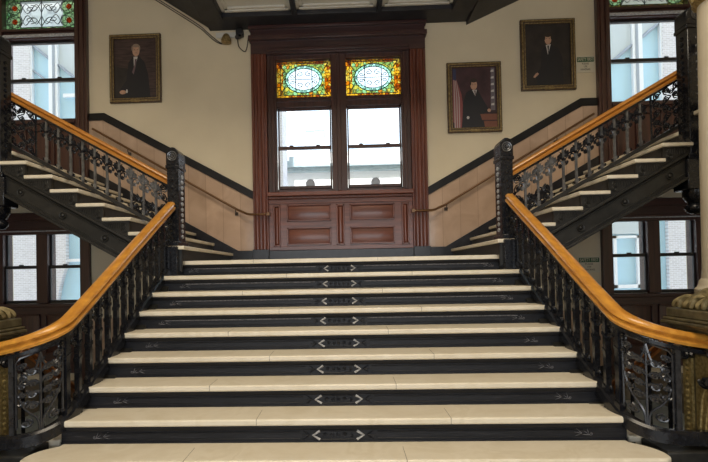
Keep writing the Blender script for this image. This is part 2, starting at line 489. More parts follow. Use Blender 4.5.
RX = 6.2; ZR = 8.6; YF = -11.0
C_HOLE = (-1.06, 1.06, 2.86, 5.04)
holes = [C_HOLE]
for sg in (-1, 1):
    a, b = sorted((sg * 4.08, sg * 5.40))
    holes += [(a, b, 4.05, 6.3), (a, b, 1.22, 2.38)]
wall_with_holes('wall_back', -11, 11, YW, YW + WT, -2.2, 11.8, holes)  # unseen height and width stretched to keep sun off the wings
tag(box(-RX - .3, -RX, YF, YW, -2.2, ZR).build('wall_left', M['wall'], smooth=False), kind='structure')
tag(box(RX, RX + .3, YF, YW, -2.2, ZR).build('wall_right', M['wall'], smooth=False), kind='structure')
tag(box(-RX, RX, YF - .3, YF, 0, ZR).build('wall_front', M['wall'], smooth=False), kind='structure')
tag(box(-RX - .3, RX + .3, YF - .3, YW + WT, ZR, ZR + .2).build('ceiling', M['coffer'], smooth=False), kind='structure')
fl = MB()
WX0, WX1, WY0, WY1 = 2.0, 4.3, -1.95, 1.75      # stair wells beside the flight
fl.box(-RX, RX, YF, WY0, -.25, 0); fl.box(-RX, RX, WY1, YW, -.25, 0); fl.box(-WX0, WX0, WY0, WY1, -.25, 0)
for sg in (-1, 1): fl.box(sg * WX1, sg * RX, WY0, WY1, -.25, 0)
tag(fl.build('floor', M['floor'], smooth=False), kind='structure')
tag(box(-RX, RX, YF, YW, -2.2, -2.1).build('floor_basement', M['soffit'], smooth=False), kind='structure')

# --- marble wainscot and black bands along the rear wall
def nose(x): return L + H + (abs(x) - XS) * KS
for sg in (-1, 1):
    side = 'left' if sg < 0 else 'right'
    # pink slabs, landing level, following the side flight
    p = [(sg * 1.345, L), (sg * 1.345, 2.79), (sg * 3.69, 4.09), (sg * 3.945, 4.09), (sg * 3.945, 3.0), (sg * 1.7, 1.72)]
    tag(MB().prism(p, 'y', YW - .02, YW).build('trim_wainscot_' + side, M['dado'], smooth=False), kind='structure')
    p = [(sg * 1.345, 2.775), (sg * 1.345, 2.90), (sg * 3.69, 4.20), (sg * 3.945, 4.20), (sg * 3.945, 4.085), (sg * 3.72, 4.085)]
    tag(MB().prism(p, 'y', YW - .045, YW).build('trim_dado_' + side, M['band'], bevel=.008), kind='structure')
    p = [(sg * 1.345, L - .02), (sg * 1.345, L + .20), (sg * 1.60, L + .20), (sg * 3.945, nose(3.945) + .10), (sg * 3.945, nose(3.945) - .3), (sg * 1.9, L - .1)]
    tag(MB().prism(p, 'y', YW - .05, YW).build('baseboard_' + side, M['blackstone'], bevel=.008), kind='structure')
    # lower level wainscot below the flights
    p = [(sg * 1.0, .12), (sg * 1.0, .97), (sg * 3.93, .97), (sg * 3.93, .12)]
    tag(MB().prism(p, 'y', YW - .02, YW).build('trim_lower_wainscot_' + side, M['dado'], smooth=False), kind='structure')
    tag(box(sg * 1.0, sg * 3.93, YW - .04, YW, 0, .13).build('baseboard_lower_' + side, M['blackstone'], bevel=.008), kind='structure')

# --- windows
def sash_window(root, x0, x1, z0, z1, zm, y, mat, fr=.035):
    """two sliding sashes with glass"""
    up = MB(); up.box(x0, x1, y, y + .04, z1 - fr, z1); up.box(x0, x0 + fr * .7, y, y + .04, zm, z1); up.box(x1 - fr * .7, x1, y, y + .04, zm, z1)
    up.box(x0, x1, y, y + .04, zm - .02, zm + .02)
    u = up.build('sash', mat, root, bevel=.004)
    box(x0 + .02, x1 - .02, y + .018, y + .022, zm, z1 - .02).build('pane', M['glass'], u, smooth=False)
    lo = MB(); y2 = y - .045
    lo.box(x0, x1, y2, y2 + .04, z0, z0 + fr * 1.3); lo.box(x0, x0 + fr * .7, y2, y2 + .04, z0, zm); lo.box(x1 - fr * .7, x1, y2, y2 + .04, z0, zm)
    lo.box(x0, x1, y2, y2 + .04, zm - .025, zm + .025)
    l = lo.build('sash', mat, root, bevel=.004)
    box(x0 + .02, x1 - .02, y2 + .018, y2 + .022, z0 + .02, zm).build('pane', M['glass'], l, smooth=False)
    for q in ((.25, .75) if x1 - x0 > .7 else (.5,)):
        xx = x0 + (x1 - x0) * q
        box(xx - .03, xx + .03, y2 - .008, y2 + .02, zm + .02, zm + .042).build('sash_lock', mat, l)

def stained_pane(root, x0, x1, z0, z1, y, style):
    hw, hh = (x1 - x0) / 2, (z1 - z0) / 2; cx, cz = (x0 + x1) / 2, (z0 + z1) / 2
    f = lambda u, v, w: (cx + u * hw, y - .008 + w, cz + v * hh)
    g = box(x0 - .01, x1 + .01, y, y + .008, z0 - .01, z1 + .01).build('stained_glass', stained('stained_' + style, hw, hh, style), root, origin=(cx, y, cz), smooth=False)
    I = Iron(f); r = .0075
    if style == 'amber':
        I.line([(cos(t / 24 * pi) * .68, sin(t / 24 * pi) * .74) for t in range(49)], r)
        I.line([(cos(t / 24 * pi) * .58, sin(t / 24 * pi) * .58) for t in range(49)], r * .8)
        for sx in (-1, 1):
            I.line([(sx * .30, -.70), (sx * .30, .70)], r)
            for sy in (-1, 1):
                I.line(spiral(sx * .17, sy * .28, .15, .03, pi / 2 * sy, 1.1 * sx * sy, 16), r * .8)
                I.line(spiral(sx * .42, sy * .18, .11, .03, 0 if sx < 0 else pi, 1.1 * sx * sy, 14), r * .8)
                I.line([(sx * .66, sy * .3), (sx * .9, sy * .88)], r)
        I.line([(-.58, 0), (.58, 0)], r * .7)
        for k in (.86, 1.0): I.line([(-k, -k), (k, -k), (k, k), (-k, k), (-k, -k)], r)
    else:
        for k in (.60,): I.line([(-k, -.8), (k, -.8), (k, .8), (-k, .8), (-k, -.8)], r)
        I.line([(-1, -1), (1, -1), (1, 1), (-1, 1), (-1, -1)], r); I.line([(0, -1), (0, 1)], r)
        for sx in (-1, 1):
            for sy in (-1, 1):
                I.line([(sx * .76 + cos(t / 9 * pi) * .20, sy * .42 + sin(t / 9 * pi) * .40) for t in range(19)], r * .8)
                I.line(spiral(sx * .30, sy * .35, .22, .04, pi / 2 * sy, 1.4 * sx * sy, 20), r * .8)
                I.line(smooth_line([(0, sy * .1), (sx * .15, sy * .6), (sx * .4, sy * .05), (sx * .58, sy * .7)], 6), r * .8)
                I.line(smooth_line([(0, sy * .75), (sx * .22, sy * .2), (sx * .45, sy * .65), (sx * .58, sy * .1)], 6), r * .8)
                I.line([(sx * .3, sy * .8), (sx * .3, sy * 1)], r)
    I.mb.build('lead_came', M['lead'], g)
    return g

# window_1: the tall central window with its panelled apron
w1 = empty('window_1', (0, YW, L), kind='structure')
for sg in (-1, 1):
    jb = MB(); jb.box(sg * 1.11, sg * 1.345, YW - .10, YW, L + .2, 5.02)
    for q in (1.145, 1.20, 1.255, 1.31): jb.prism([(sg * q - .018, YW - .099), (sg * q, YW - .125), (sg * q + .018, YW - .099)], 'z', L + .2, 5.015)
    jb.build('jamb_casing', M['mahogany'], w1, bevel=.006)
    box(sg * 1.105, sg * 1.36, YW - .14, YW, L, L + .21).build('plinth_block', M['blackstone'], w1, bevel=.006)
hd = MB(); hd.box(-1.345, 1.345, YW - .10, YW, 5.02, 5.45); hd.box(-1.37, 1.37, YW - .17, YW, 5.22, 5.29); hd.box(-1.1, 1.1, YW - .13, YW, 5.05, 5.10)
hd.box(-1.37, 1.37, YW - .15, YW, 5.40, 5.45)
hd.build('head_casing', M['mahogany_dark_x'], w1, bevel=.008)  # darker wood copy, backlit darkness of the head put into its colour
fr = MB()
for x0, x1 in ((-1.11, -.965), (-.115, .125), (.97, 1.11)): fr.box(x0, x1, YW - .02, YW + .18, 2.86, 5.04)
for x0, x1 in ((-1.05, -1.0), (-.03, .03), (1.0, 1.05)): fr.box(x0, x1, YW - .045, YW, 2.88, 5.02)
for x0, x1 in ((-.965, -.115), (.125, .97)):
    fr.box(x0, x1, YW - .02, YW + .18, 4.95, 5.04); fr.box(x0, x1, YW - .02, YW + .18, 4.205, 4.36); fr.box(x0, x1, YW - .06, YW, 4.285, 4.31)
    fr.box(x0, x1, YW + .02, YW + .18, 2.86, 2.93)
fr.build('window_frame', M['mahogany_dark'], w1, bevel=.006)  # backlit darkness of the centre frame put into the wood colour
sl = MB(); sl.box(-1.12, 1.12, YW - .16, YW + .05, 2.80, 2.865); sl.box(-1.11, 1.11, YW - .11, YW, 2.76, 2.80)
sl.build('sill', M['mahogany_x'], w1, bevel=.01)
for x0, x1 in ((-.955, -.12), (.13, .965)):
    sash_window(w1, x0, x1, 2.93, 4.205, 3.572, YW + .05, M['mahogany_dark'])
    stained_pane(w1, x0 - .008, x1 + .01, 4.365, 4.945, YW + .05, 'amber')
ap = MB(); ap.box(-1.11, 1.11, YW - .05, YW, L + .19, 2.77)
for z0, z1 in ((L + .19, L + .25), (2.69, 2.76)): ap.box(-1.11, 1.11, YW - .065, YW, z0, z1)
apo = ap.build('apron', M['mahogany_x'], w1, bevel=.005)
box(-1.11, 1.11, YW - .09, YW, L - .02, L + .19).build('plinth', M['blackstone'], w1, bevel=.006)
def raised_panel(x0, x1, z0, z1, parent, mt, y=YW - .05, d=.03):
    if x0 > x1: x0, x1 = x1, x0
    mb = MB(); b = .022
    mb.box(x0, x1, y - d, y, z0, z0 + b); mb.box(x0, x1, y - d, y, z1 - b, z1); mb.box(x0, x0 + b, y - d, y, z0, z1); mb.box(x1 - b, x1, y - d, y, z0, z1)
    i = min(.05, (x1 - x0) * .22)
    a0, a1, c0, c1 = x0 + b, x1 - b, z0 + b, z1 - b
    mb.add([(a0, y, c0), (a1, y, c0), (a1, y, c1), (a0, y, c1), (a0 + i, y - .018, c0 + i), (a1 - i, y - .018, c0 + i), (a1 - i, y - .018, c1 - i), (a0 + i, y - .018, c1 - i)],
           [(4, 5, 6, 7), (0, 1, 5, 4), (1, 2, 6, 5), (2, 3, 7, 6), (3, 0, 4, 7)])
    return mb.build('panel', mt, parent, bevel=.004)
for x0, x1, z0, z1 in ((-.83, -.148, 2.415, 2.68), (-.83, -.148, 2.05, 2.322), (.143, .826, 2.42, 2.67), (.143, .826, 2.05, 2.318),
                       (-1.04, -.93, 2.03, 2.67), (-.065, .06, 2.04, 2.665), (.937, 1.046, 2.03, 2.67)):
    raised_panel(x0, x1, z0, z1, apo, M['mahogany_x'] if x1 - x0 > .3 else M['mahogany'])

# upper and lower side windows
n_win = 2
for sg in (-1, 1):
    X = lambda a, b: tuple(sorted((sg * a, sg * b)))
    # ---- upper
    w = empty('window_%d' % n_win, (sg * 4.74, YW, 3.08), kind='structure'); n_win += 1
    cs = MB()
    for a, b in ((3.945, 4.135), (5.30, 5.50)):
        x0, x1 = X(a, b); cs.box(x0, x1, YW - .09, YW + .2, 3.09, 6.45)
        for q in (.3, .7): cs.box(x0 + (x1 - x0) * q - .02, x0 + (x1 - x0) * q + .02, YW - .11, YW, 3.09, 6.44)
    x0, x1 = X(4.135, 5.30)
    cs.box(x0, x1, YW - .07, YW + .2, 6.10, 6.45)
    cs.build('casing', M['mahogany_dark'], w, bevel=.006)
    tb = MB(); tb.box(x0, x1, YW - .04, YW + .2, 5.415, 5.575); tb.box(x0, x1, YW - .09, YW, 5.52, 5.56); tb.build('transom_bar', M['mahogany_dark_x'], w, bevel=.006)
    box(x0, x1, YW - .07, YW - .045, 5.435, 5.475).build('blind_roll', M['worn'], w)
    sash_window(w, x0, x1, 4.10, 5.415, 4.77, YW + .05, M['sash'])
    stained_pane(w, x0, x1, 5.575, 6.10, YW + .03, 'green' if sg < 0 else 'olive')
    a2 = MB(); a2.box(x0, x1, YW - .06, YW, 3.09, 4.05)
    a2o = a2.build('apron', M['mahogany_dark'], w, bevel=.005)
    box(x0, x1, YW - .12, YW + .10, 4.04, 4.10).build('sill', M['mahogany_dark_x'], w, bevel=.008)
    for k in range(3):
        q0 = x0 + .06 + k * .37; raised_panel(q0, q0 + .31, 3.25, 3.95, a2o, M['mahogany_dark'], YW - .06)
    # ---- lower
    w = empty('window_%d' % n_win, (sg * 4.74, YW, 0), kind='structure'); n_win += 1
    cs = MB()
    for a, b in ((3.945, 4.095), (4.615, 4.795), (5.33, 5.50)):
        x0, x1 = X(a, b); cs.box(x0, x1, YW - .07, YW + .18, .0 if a != 4.615 else 1.22, 2.38)
    cs.build('casing', M['mahogany_dark'], w, bevel=.006)
    hd = MB(); x0, x1 = X(3.935, 5.51)
    hd.box(x0, x1, YW - .08, YW, 2.30, 2.62); hd.box(x0, x1, YW - .12, YW, 2.52, 2.64); hd.box(x0, x1, YW - .10, YW, 2.36, 2.40)
    hd.build('head_casing', M['mahogany_dark_x'], w, bevel=.008)
    box(x0, x1, YW - .125, YW + .1, 1.16, 1.215).build('sill', M['mahogany_dark_x'], w, bevel=.008)
    box(x0, x1, YW - .105, YW - .075, 2.345, 2.36).build('head_bead', M['worn'], w)
    for a, b in ((4.095, 4.615), (4.795, 5.33)):
        x0, x1 = X(a, b); sash_window(w, x0, x1, 1.22, 2.34, 1.79, YW + .02, M['sash'], .036)
    x0, x1 = X(4.095, 5.33); apw = box(x0, x1, YW - .06, YW, .12, 1.16).build('apron', M['mahogany_dark_x'], w, bevel=.005)
    for a, b in ((4.17, 4.66), (4.74, 5.24)):
        a, b = X(a, b); raised_panel(a, b, .42, 1.05, apw, M['mahogany_dark'], YW - .06)

# --- underside of the stair above: landing soffit with coffers, edge beams, rising flights
tp = empty('ceiling_soffit', (0, 1.2, 5.45), kind='structure')
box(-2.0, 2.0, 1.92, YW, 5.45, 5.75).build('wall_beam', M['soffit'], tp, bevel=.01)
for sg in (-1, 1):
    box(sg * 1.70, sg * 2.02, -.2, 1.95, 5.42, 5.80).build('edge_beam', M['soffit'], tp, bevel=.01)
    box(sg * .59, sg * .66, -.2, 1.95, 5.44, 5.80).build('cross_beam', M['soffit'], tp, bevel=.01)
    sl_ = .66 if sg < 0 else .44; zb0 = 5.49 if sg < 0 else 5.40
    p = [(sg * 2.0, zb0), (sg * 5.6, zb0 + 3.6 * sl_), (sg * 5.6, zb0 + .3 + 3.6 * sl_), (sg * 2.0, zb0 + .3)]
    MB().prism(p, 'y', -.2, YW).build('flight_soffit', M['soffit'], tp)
box(-2.0, 2.0, -.30, -.15, 5.40, 5.95).build('front_beam', M['soffit'], tp, bevel=.01)
for x0, x1 in ((-1.70, -.66), (-.59, .59), (.66, 1.70)):
    c = MB(); c.box(x0, x1, -.15, 1.92, 5.56, 5.60)
    co = c.build('coffer_panel', M['coffer'], tp)
    m_ = MB()
    for d, zz in ((0, .045), (.05, .03)):
        e = .05
        m_.box(x0 + d, x1 - d, 1.92 - d - e, 1.92 - d, 5.56 - zz, 5.56); m_.box(x0 + d, x1 - d, -.15 + d, -.15 + d + e, 5.56 - zz, 5.56)
        m_.box(x0 + d, x0 + d + e, -.15 + d, 1.92 - d, 5.56 - zz, 5.56); m_.box(x1 - d - e, x1 - d, -.15 + d, 1.92 - d, 5.56 - zz, 5.56)
    m_.build('moulding', M['coffer'], co, bevel=.006)

# ==================================================================  CENTRAL FLIGHT
stair = empty('staircase', (0, -1.7, 0), 'broad central flight of cream marble treads with black scuffed risers', 'staircase')
def tread_outline(n):
    """plan outline of a tread, left and right mirrored; the lowest ones flare out at the ends"""
    yb = -(n - 1) * T + .02; yf = -n * T - .03
    if n == 0: yb = YW; return [(-1.80, yf), (1.80, yf), (1.80, -.02), (XS + .1, 0), (XS + .1, yb), (-XS - .1, yb), (-XS - .1, 0), (-1.80, -.02)]
    if n < 8: return [(-1.955, yf), (1.955, yf), (1.955, yb), (-1.955, yb)]
    fl_ = {8: .11, 9: .22, 10: .30}[n]; e = 1.90; right = []
    right.append((e, yb))
    for i in range(7):                      # bulge out to the rounded nose
        a = i / 6
        right.append((e + fl_ * sin(a * pi / 2) ** .8, yb - .06 - (yb - yf - .12) * a * .85))
    right += [(e + fl_ - .01, yf + .03), (e + fl_ - .05, yf)]
    left = [(-x, y) for x, y in reversed(right)]
    return left + right[::-1][::-1] if False else [(-x, y) for x, y in right[::-1]] + right
for n in range(0, 11):
    z = L - n * H
    o2 = tread_outline(n)
    t = MB(); t.prism(o2, 'z', z - .045, z)
    if n == 8:      # outer end of the slab seen behind the curb
        for sg in (-1, 1): t.prism([(sg * 1.96, -2.00), (sg * 2.22, -2.00), (sg * 2.20, -2.16), (sg * 1.96, -2.16)], 'z', z - .045, z)
    to = t.build('tread', M['marble'], stair, bevel=.012)
    # joints between slabs
    jx = [-.55, .75] if n % 2 else [-.95, .42]
    j = MB()
    for x in jx: j.box(x - .0015, x + .0015, -n * T - .0305, -n * T + .22, z - .04, z + .0006)
    j.build('joint', M['floor'], to, smooth=False)
    # riser
    y = -n * T; zt = z - .045; zb = L - (n + 1) * H; hw = 1.905 if n < 8 else 1.9 + {8: .08, 9: .19, 10: .27}[n]
    r = MB(); r.box(-hw, hw, y, y + .03, zb, zt)
    r.prism([(y, zt), (y - .018, zt), (y - .018, zt - .012), (y - .008, zt - .03), (y, zt - .036)], 'x', -hw, hw)
    r.box(-hw, hw, y - .008, y, zb, zb + .012)
    ro = r.build('riser', M['riser'], stair, bevel=.003)
    fz0, fz1 = zb + .026, zt - .046; fm = (fz0 + fz1) / 2
    for sg in (-1, 1):
        MB().tube([(sg * .26, y - .004, fz1), (sg * 1.62, y - .004, fz1)], .0045, 4).build('bead_moulding', M['scuff' if n < 4 else 'riser'], ro)
        MB().tube([(sg * .26, y - .004, fz0), (sg * 1.62, y - .004, fz0)], .0035, 4).build('bead_moulding', M['riser'], ro)
        I = Iron(lambda u, v, w, sg=sg: (sg * (1.64 + u), y - .006 + w, fm + v))
        I.leaf(.02, -.012, pi * .8, .045, .0025); I.leaf(-.03, 0, pi * .95, .05, .002); I.curl(.03, -.004, .014, pi, 1.2, .002, 10)
        I.mb.build('corner_leaf', M['scuff'], ro)
    if n <= 7:
        e = (fz1 - fz0) / 2 + .006; w_ = .17
        for sg in (-1, 1):
            MB().tube([(sg * (w_ - .045), y - .008, fm + e), (sg * w_, y - .008, fm), (sg * (w_ - .045), y - .008, fm - e)], .009, 4).build('chevron', M['worn'], ro)
        I = Iron(lambda u, v, w: (u, y - .006 + w, fm + v))
        I.line([(-w_ + .045, e), (w_ - .045, e)], .004, 4); I.line([(-w_ + .045, -e), (w_ - .045, -e)], .004, 4)
        for k in range(5): I.curl(-.09 + k * .045, 0, e * .6, k, 1.2 * (-1) ** k, .0035, 10)
        for sg in (-1, 1): I.leaf(sg * (w_ + .02), 0, 0 if sg > 0 else pi, .06, .004)
        I.mb.build('medallion', M['riser'], ro)
# solid body below the landing and strings at the sides
for sg in (-1, 1):
    bd = MB(); bd.prism([(0, L - .1), (0, .9), (-3.0, 0), (-3.4, 0), (-3.4, L - 3.4 * K - .16), (-T * 7.2, L - 7.2 * T * K - .16)], 'x', sg * 1.80, sg * 1.90)
    bd.build('side_string', M['iron_dull'], stair)
box(-1.80, 1.80, .04, YW, L - .30, L - .05).build('landing_slab', M['iron_dull'], stair)

# ---------------------------------------------------------------- central balustrades
Y0, RC = -2.177, .2214
LS = -Y0 - .01
def rail_plan(s):
    """plan position (x, y) along the balustrade, s from the landing newel"""
    if s < LS:
        y = -.01 - s; return XB - .02 * max(0, 1 - s / 1.1), y
    if s < LS + RC * pi / 2:
        a = (s - LS) / RC; return XB + RC * (1 - cos(a)), Y0 - RC * sin(a)
    return XB + RC + s - LS - RC * pi / 2, Y0 - RC
def soft(zl, lev, e):
    q = (zl - lev) / e
    return lev + e * (q if q > 30 else log(1 + exp(q)))
def z_rail(s): return soft(L - (s + .01) * K + .626, 1.125, .091)
def z_foot(s): return soft(L - (s + .01) * K - .02, .554, .049)
SE = LS + RC * pi / 2 + .223        # end of the rail
RAILP = [(a * .72, b * .80) for a, b in [(-.062, -.052), (.062, -.052), (.068, -.03), (.036, -.006), (.068, .016), (.062, .036), (.035, .056), (-.035, .056), (-.062, .036), (-.068, .016), (-.036, -.006), (-.068, -.03)]]
for sg in (-1, 1):
    sd = 'left' if sg < 0 else 'right'
    far = 'left' if sg < 0 else 'right'
    bal = empty('balustrade', (sg * XB, -1.2, .6), 'black iron balustrade with golden oak handrail on the %s of the central flight' % sd, 'balustrade', 'balustrades of the central flight')
    def P(s, z, w=0.0):
        x, y = rail_plan(s); x2, y2 = rail_plan(s + .01)
        tx, ty = x2 - x, y2 - y; q = sqrt(tx * tx + ty * ty)
        return (sg * (x - ty / q * w * 0 + (-ty / q) * w), y + tx / q * w, z)
    ss = [.0 + SE * i / 70 for i in range(71)]
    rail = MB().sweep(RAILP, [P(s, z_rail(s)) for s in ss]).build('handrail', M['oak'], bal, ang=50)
    ec = MB(); x, y = rail_plan(SE)
    ec.blob((sg * (x + .02), y, z_rail(SE)), (.035, .075, .07), 10, 6)
    ec.build('end_cap', M['gold'], rail)
    top = MB().sweep([(-.022, -.012), (.022, -.012), (.022, .012), (-.022, .012)], [P(s, z_rail(s) - .070) for s in ss])
    top.build('top_bar', M['iron'], bal)
    MB().sweep([(-.036, -.05), (.036, -.05), (.036, .018), (.022, .034), (-.022, .034), (-.036, .018)], [P(s, z_foot(s)) for s in ss]).build('bottom_bar', M['iron'], bal)
    MB().sweep([(-.02, -.045), (.02, -.045), (.02, -.02), (-.02, -.02)], [P(s, z_foot(s)) for s in ss if s > LS - .12]).build('curb', M['iron'], bal)
    # balusters, two to a tread, each with its scroll head
    pos = [2.19 - .16 * k for k in range(13)]
    for k, s0 in enumerate(pos):
        f = lambda u, v, w, s0=s0: P(s0 + u, v + z_rail(s0 + u), w)
        I = Iron(f); vb = z_foot(s0) - z_rail(s0)
        tread_z = L - math.ceil((s0 + .01 - .03) / T) * H
        I.bar(0, vb, -.07, .019)
        I.bar(0, vb + .02, vb + .07, .026); I.bar(0, vb + .30, vb + .325, .024); I.bar(0, -.235, -.215, .025)
        b = I.mb.build('baluster', M['iron'], bal)
        if s0 < 2.1 and k % 2: MB().lathe([(.028, tread_z), (.028, tread_z + .008), (.013, tread_z + .018), (.013, max(z_foot(s0), tread_z + .03))], P(s0, 0)[0], P(s0, 0)[1], 10).build('foot', M['iron'], b)
        J = Iron(f); spray(J, -.165, .078, .13, .0075)
        J.mb.build('scroll_head', M['iron'], b)
        J = Iron(f)
        for q in (-1, 1): J.curl(q * .036, vb + .085, .022, pi if q > 0 else 0, 1.2 * q, .006, 12)
        J.mb.build('scroll_foot', M['iron'], b)
    box(sg * 2.03, sg * 2.325, -2.47, -2.17, .02, .48).build('plinth', M['iron_dull'], bal, bevel=.01)
    # dense panel against the newel
    f = lambda u, v, w: P(u, z_foot(u) + v, w)
    J = Iron(f); lattice(J, .02, .21, .05, .55, 6, 2, .0085)
    J.mb.build('scroll_panel', M['iron'], bal)
    # grille panel on the curved end
    a0, a1 = 2.20, 2.55
    f = lambda u, v, w: P(u, z_foot(u) + v * (z_rail(u) - .070 - z_foot(u)), w)
    J = Iron(f); um = (a0 + a1) / 2; hw = (a1 - a0) / 2
    J.bar(a1, 0, 1, .016)
    g = lambda a, b: (um + a * hw, .5 + b * .5)
    J.line([g(-.85, -.75), g(-.85, .80), g(-.70, .9), g(.70, .9), g(.85, .80), g(.85, -.75)], .008)
    for q in (-1, 1):
        c = g(q * .50, -.66); J.curl(c[0], c[1], .048, pi / 2, 1.5 * q, .008)
        J.line(smooth_line([g(q * .05, -.95), g(q * .12, -.6), g(q * .55, -.30), g(q * .80, .05)], 6), .008)
        c = g(q * .60, .70); J.curl(c[0], c[1], .040, -pi / 2, 1.5 * q, .008)
        J.line(smooth_line([g(0, .9), g(q * .18, .55), g(q * .5, .45), g(q * .80, .25)], 6), .008)
        for j in range(4):
            c = g(q * .26, -.28 + j * .26); J.curl(c[0], c[1], .040, (j % 2) * pi, 1.6 * (-1) ** j, .009, 14)
            c = g(q * .62, -.18 + j * .20); J.curl(c[0], c[1], .032, pi / 2 * j, -1.4, .0085, 12)
            J.leaf(g(q * .42, 0)[0], g(0, -.24 + j * .24)[1], pi / 2 + q * (.8 - .5 * j), .055, .008)
            J.dot(g(q * .44, 0)[0], g(0, -.15 + j * .24)[1], .011)
    J.line([g(0, -.95), g(0, .9)], .008)
    for j in range(5): J.leaf(um, g(0, -.3 + j * .24)[1], pi / 2, .06, .009)
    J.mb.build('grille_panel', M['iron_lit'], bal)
    J = Iron(f)
    c = (a1 + .0, 1.0); J.curl(a1 - .045, 1.06, .035, -pi / 2, 1.3, .009, 14); J.curl(a1 - .06, -.02, .040, pi / 2, 1.3, .009, 14)
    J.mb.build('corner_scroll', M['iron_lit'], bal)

# ---------------------------------------------------------------- newel posts
def newel(xc, yc, z0, z1, w, d, label, grp, flip, fwd=0):
    n = empty('newel_post', (xc, yc, z0), label, 'newel post', grp)
    hw, hd_ = w / 2, d / 2
    sh = MB(); sh.box(xc - hw, xc + hw, yc - hd_, yc + hd_, z0 + .02, z1 - .20); sh.build('shaft', M['iron'], n, bevel=.012)
    b = MB(); b.box(xc - hw - .05, xc + hw + .05, yc - hd_ - .03 - fwd, yc + hd_ + .03, z0, z0 + .32); b.box(xc - hw - .025, xc + hw + .025, yc - hd_ - .015 - fwd * .5, yc + hd_ + .015, z0 + .32, z0 + .38)
    b.build('base', M['iron'], n, bevel=.01)
    c = MB(); c.box(xc - hw - .012, xc + hw + .012, yc - hd_ - .012, yc + hd_ + .012, z1 - .24, z1 - .20)
    k = 12; pts = [(xc - hw - .006, z1 - .20)] + [(xc - (hw + .006) * cos(i * pi / k), z1 - .085 + .085 * sin(i * pi / k)) for i in range(k + 1)] + [(xc + hw + .006, z1 - .20)]
    c.prism(pts, 'y', yc - hd_ - .004, yc + hd_ + .004)
    co = c.build('cap', M['iron'], n, bevel=.008)
    r = MB()
    for rr in (.05, .03): r.tube([(xc + rr * cos(t * pi / 8), yc - hd_ - .008, z1 - .10 + rr * sin(t * pi / 8)) for t in range(17)], .007)
    r.blob((xc, yc - hd_ - .008, z1 - .10), .016); r.build('rosette', M['iron_grey'], co)
    fr = MB(); fr.box(xc - hw * .9, xc + hw * .9, yc - hd_ - .004, yc - hd_ + .004, z0 + .42, z1 - .27)
    z0 += .16
    nz = int((z1 - .30 - z0 - .28) / .085)
    for i in range(nz):
        zz = z0 + .30 + i * .085
        fr.blob((xc, yc - hd_ - .002, zz + .02), (.026, .014, .03))
        for q in (-1, 1): fr.blob((xc + q * hw * .72, yc - hd_ - .002, zz), (.012, .010, .03))
    fr.build('front_relief', M['iron'], n)
    sb = MB(); xf = xc + flip * hw
    nz2 = int((z1 - .26 - z0 - .25) / .062)
    for i in range(nz2): sb.blob((xf + flip * .004, yc, z0 + .28 + i * .062), (.014, .035, .024))
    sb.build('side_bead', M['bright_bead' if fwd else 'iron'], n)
    return n
for sg in (-1, 1):
    sd = 'left' if sg < 0 else 'right'
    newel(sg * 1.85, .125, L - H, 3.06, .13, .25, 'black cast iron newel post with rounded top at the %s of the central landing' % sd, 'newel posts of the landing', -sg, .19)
    u = newel(sg * 3.80, -.07, 2.42, 4.36, .20, .20, 'tall dark iron newel post at the top of the %s side flight' % sd, 'newel posts of the upper landings', -sg)
    dp = MB(); dp.lathe([(.02, 2.17), (.075, 2.185), (.10, 2.22), (.10, 2.25), (.07, 2.28), (.085, 2.30), (.12, 2.36), (.12, 2.44)], sg * 3.80, -.07, 16)
    dp.build('pendant_drop', M['iron'], u, ang=60)
    sc_ = MB()
    for zz in (2.65, 2.80): sc_.tube([(sg * 3.80 + .045 * cos(t * pi / 8), -.18, zz + .045 * sin(t * pi / 8)) for t in range(17)], .01)
    sc_.build('scroll', M['iron'], u)

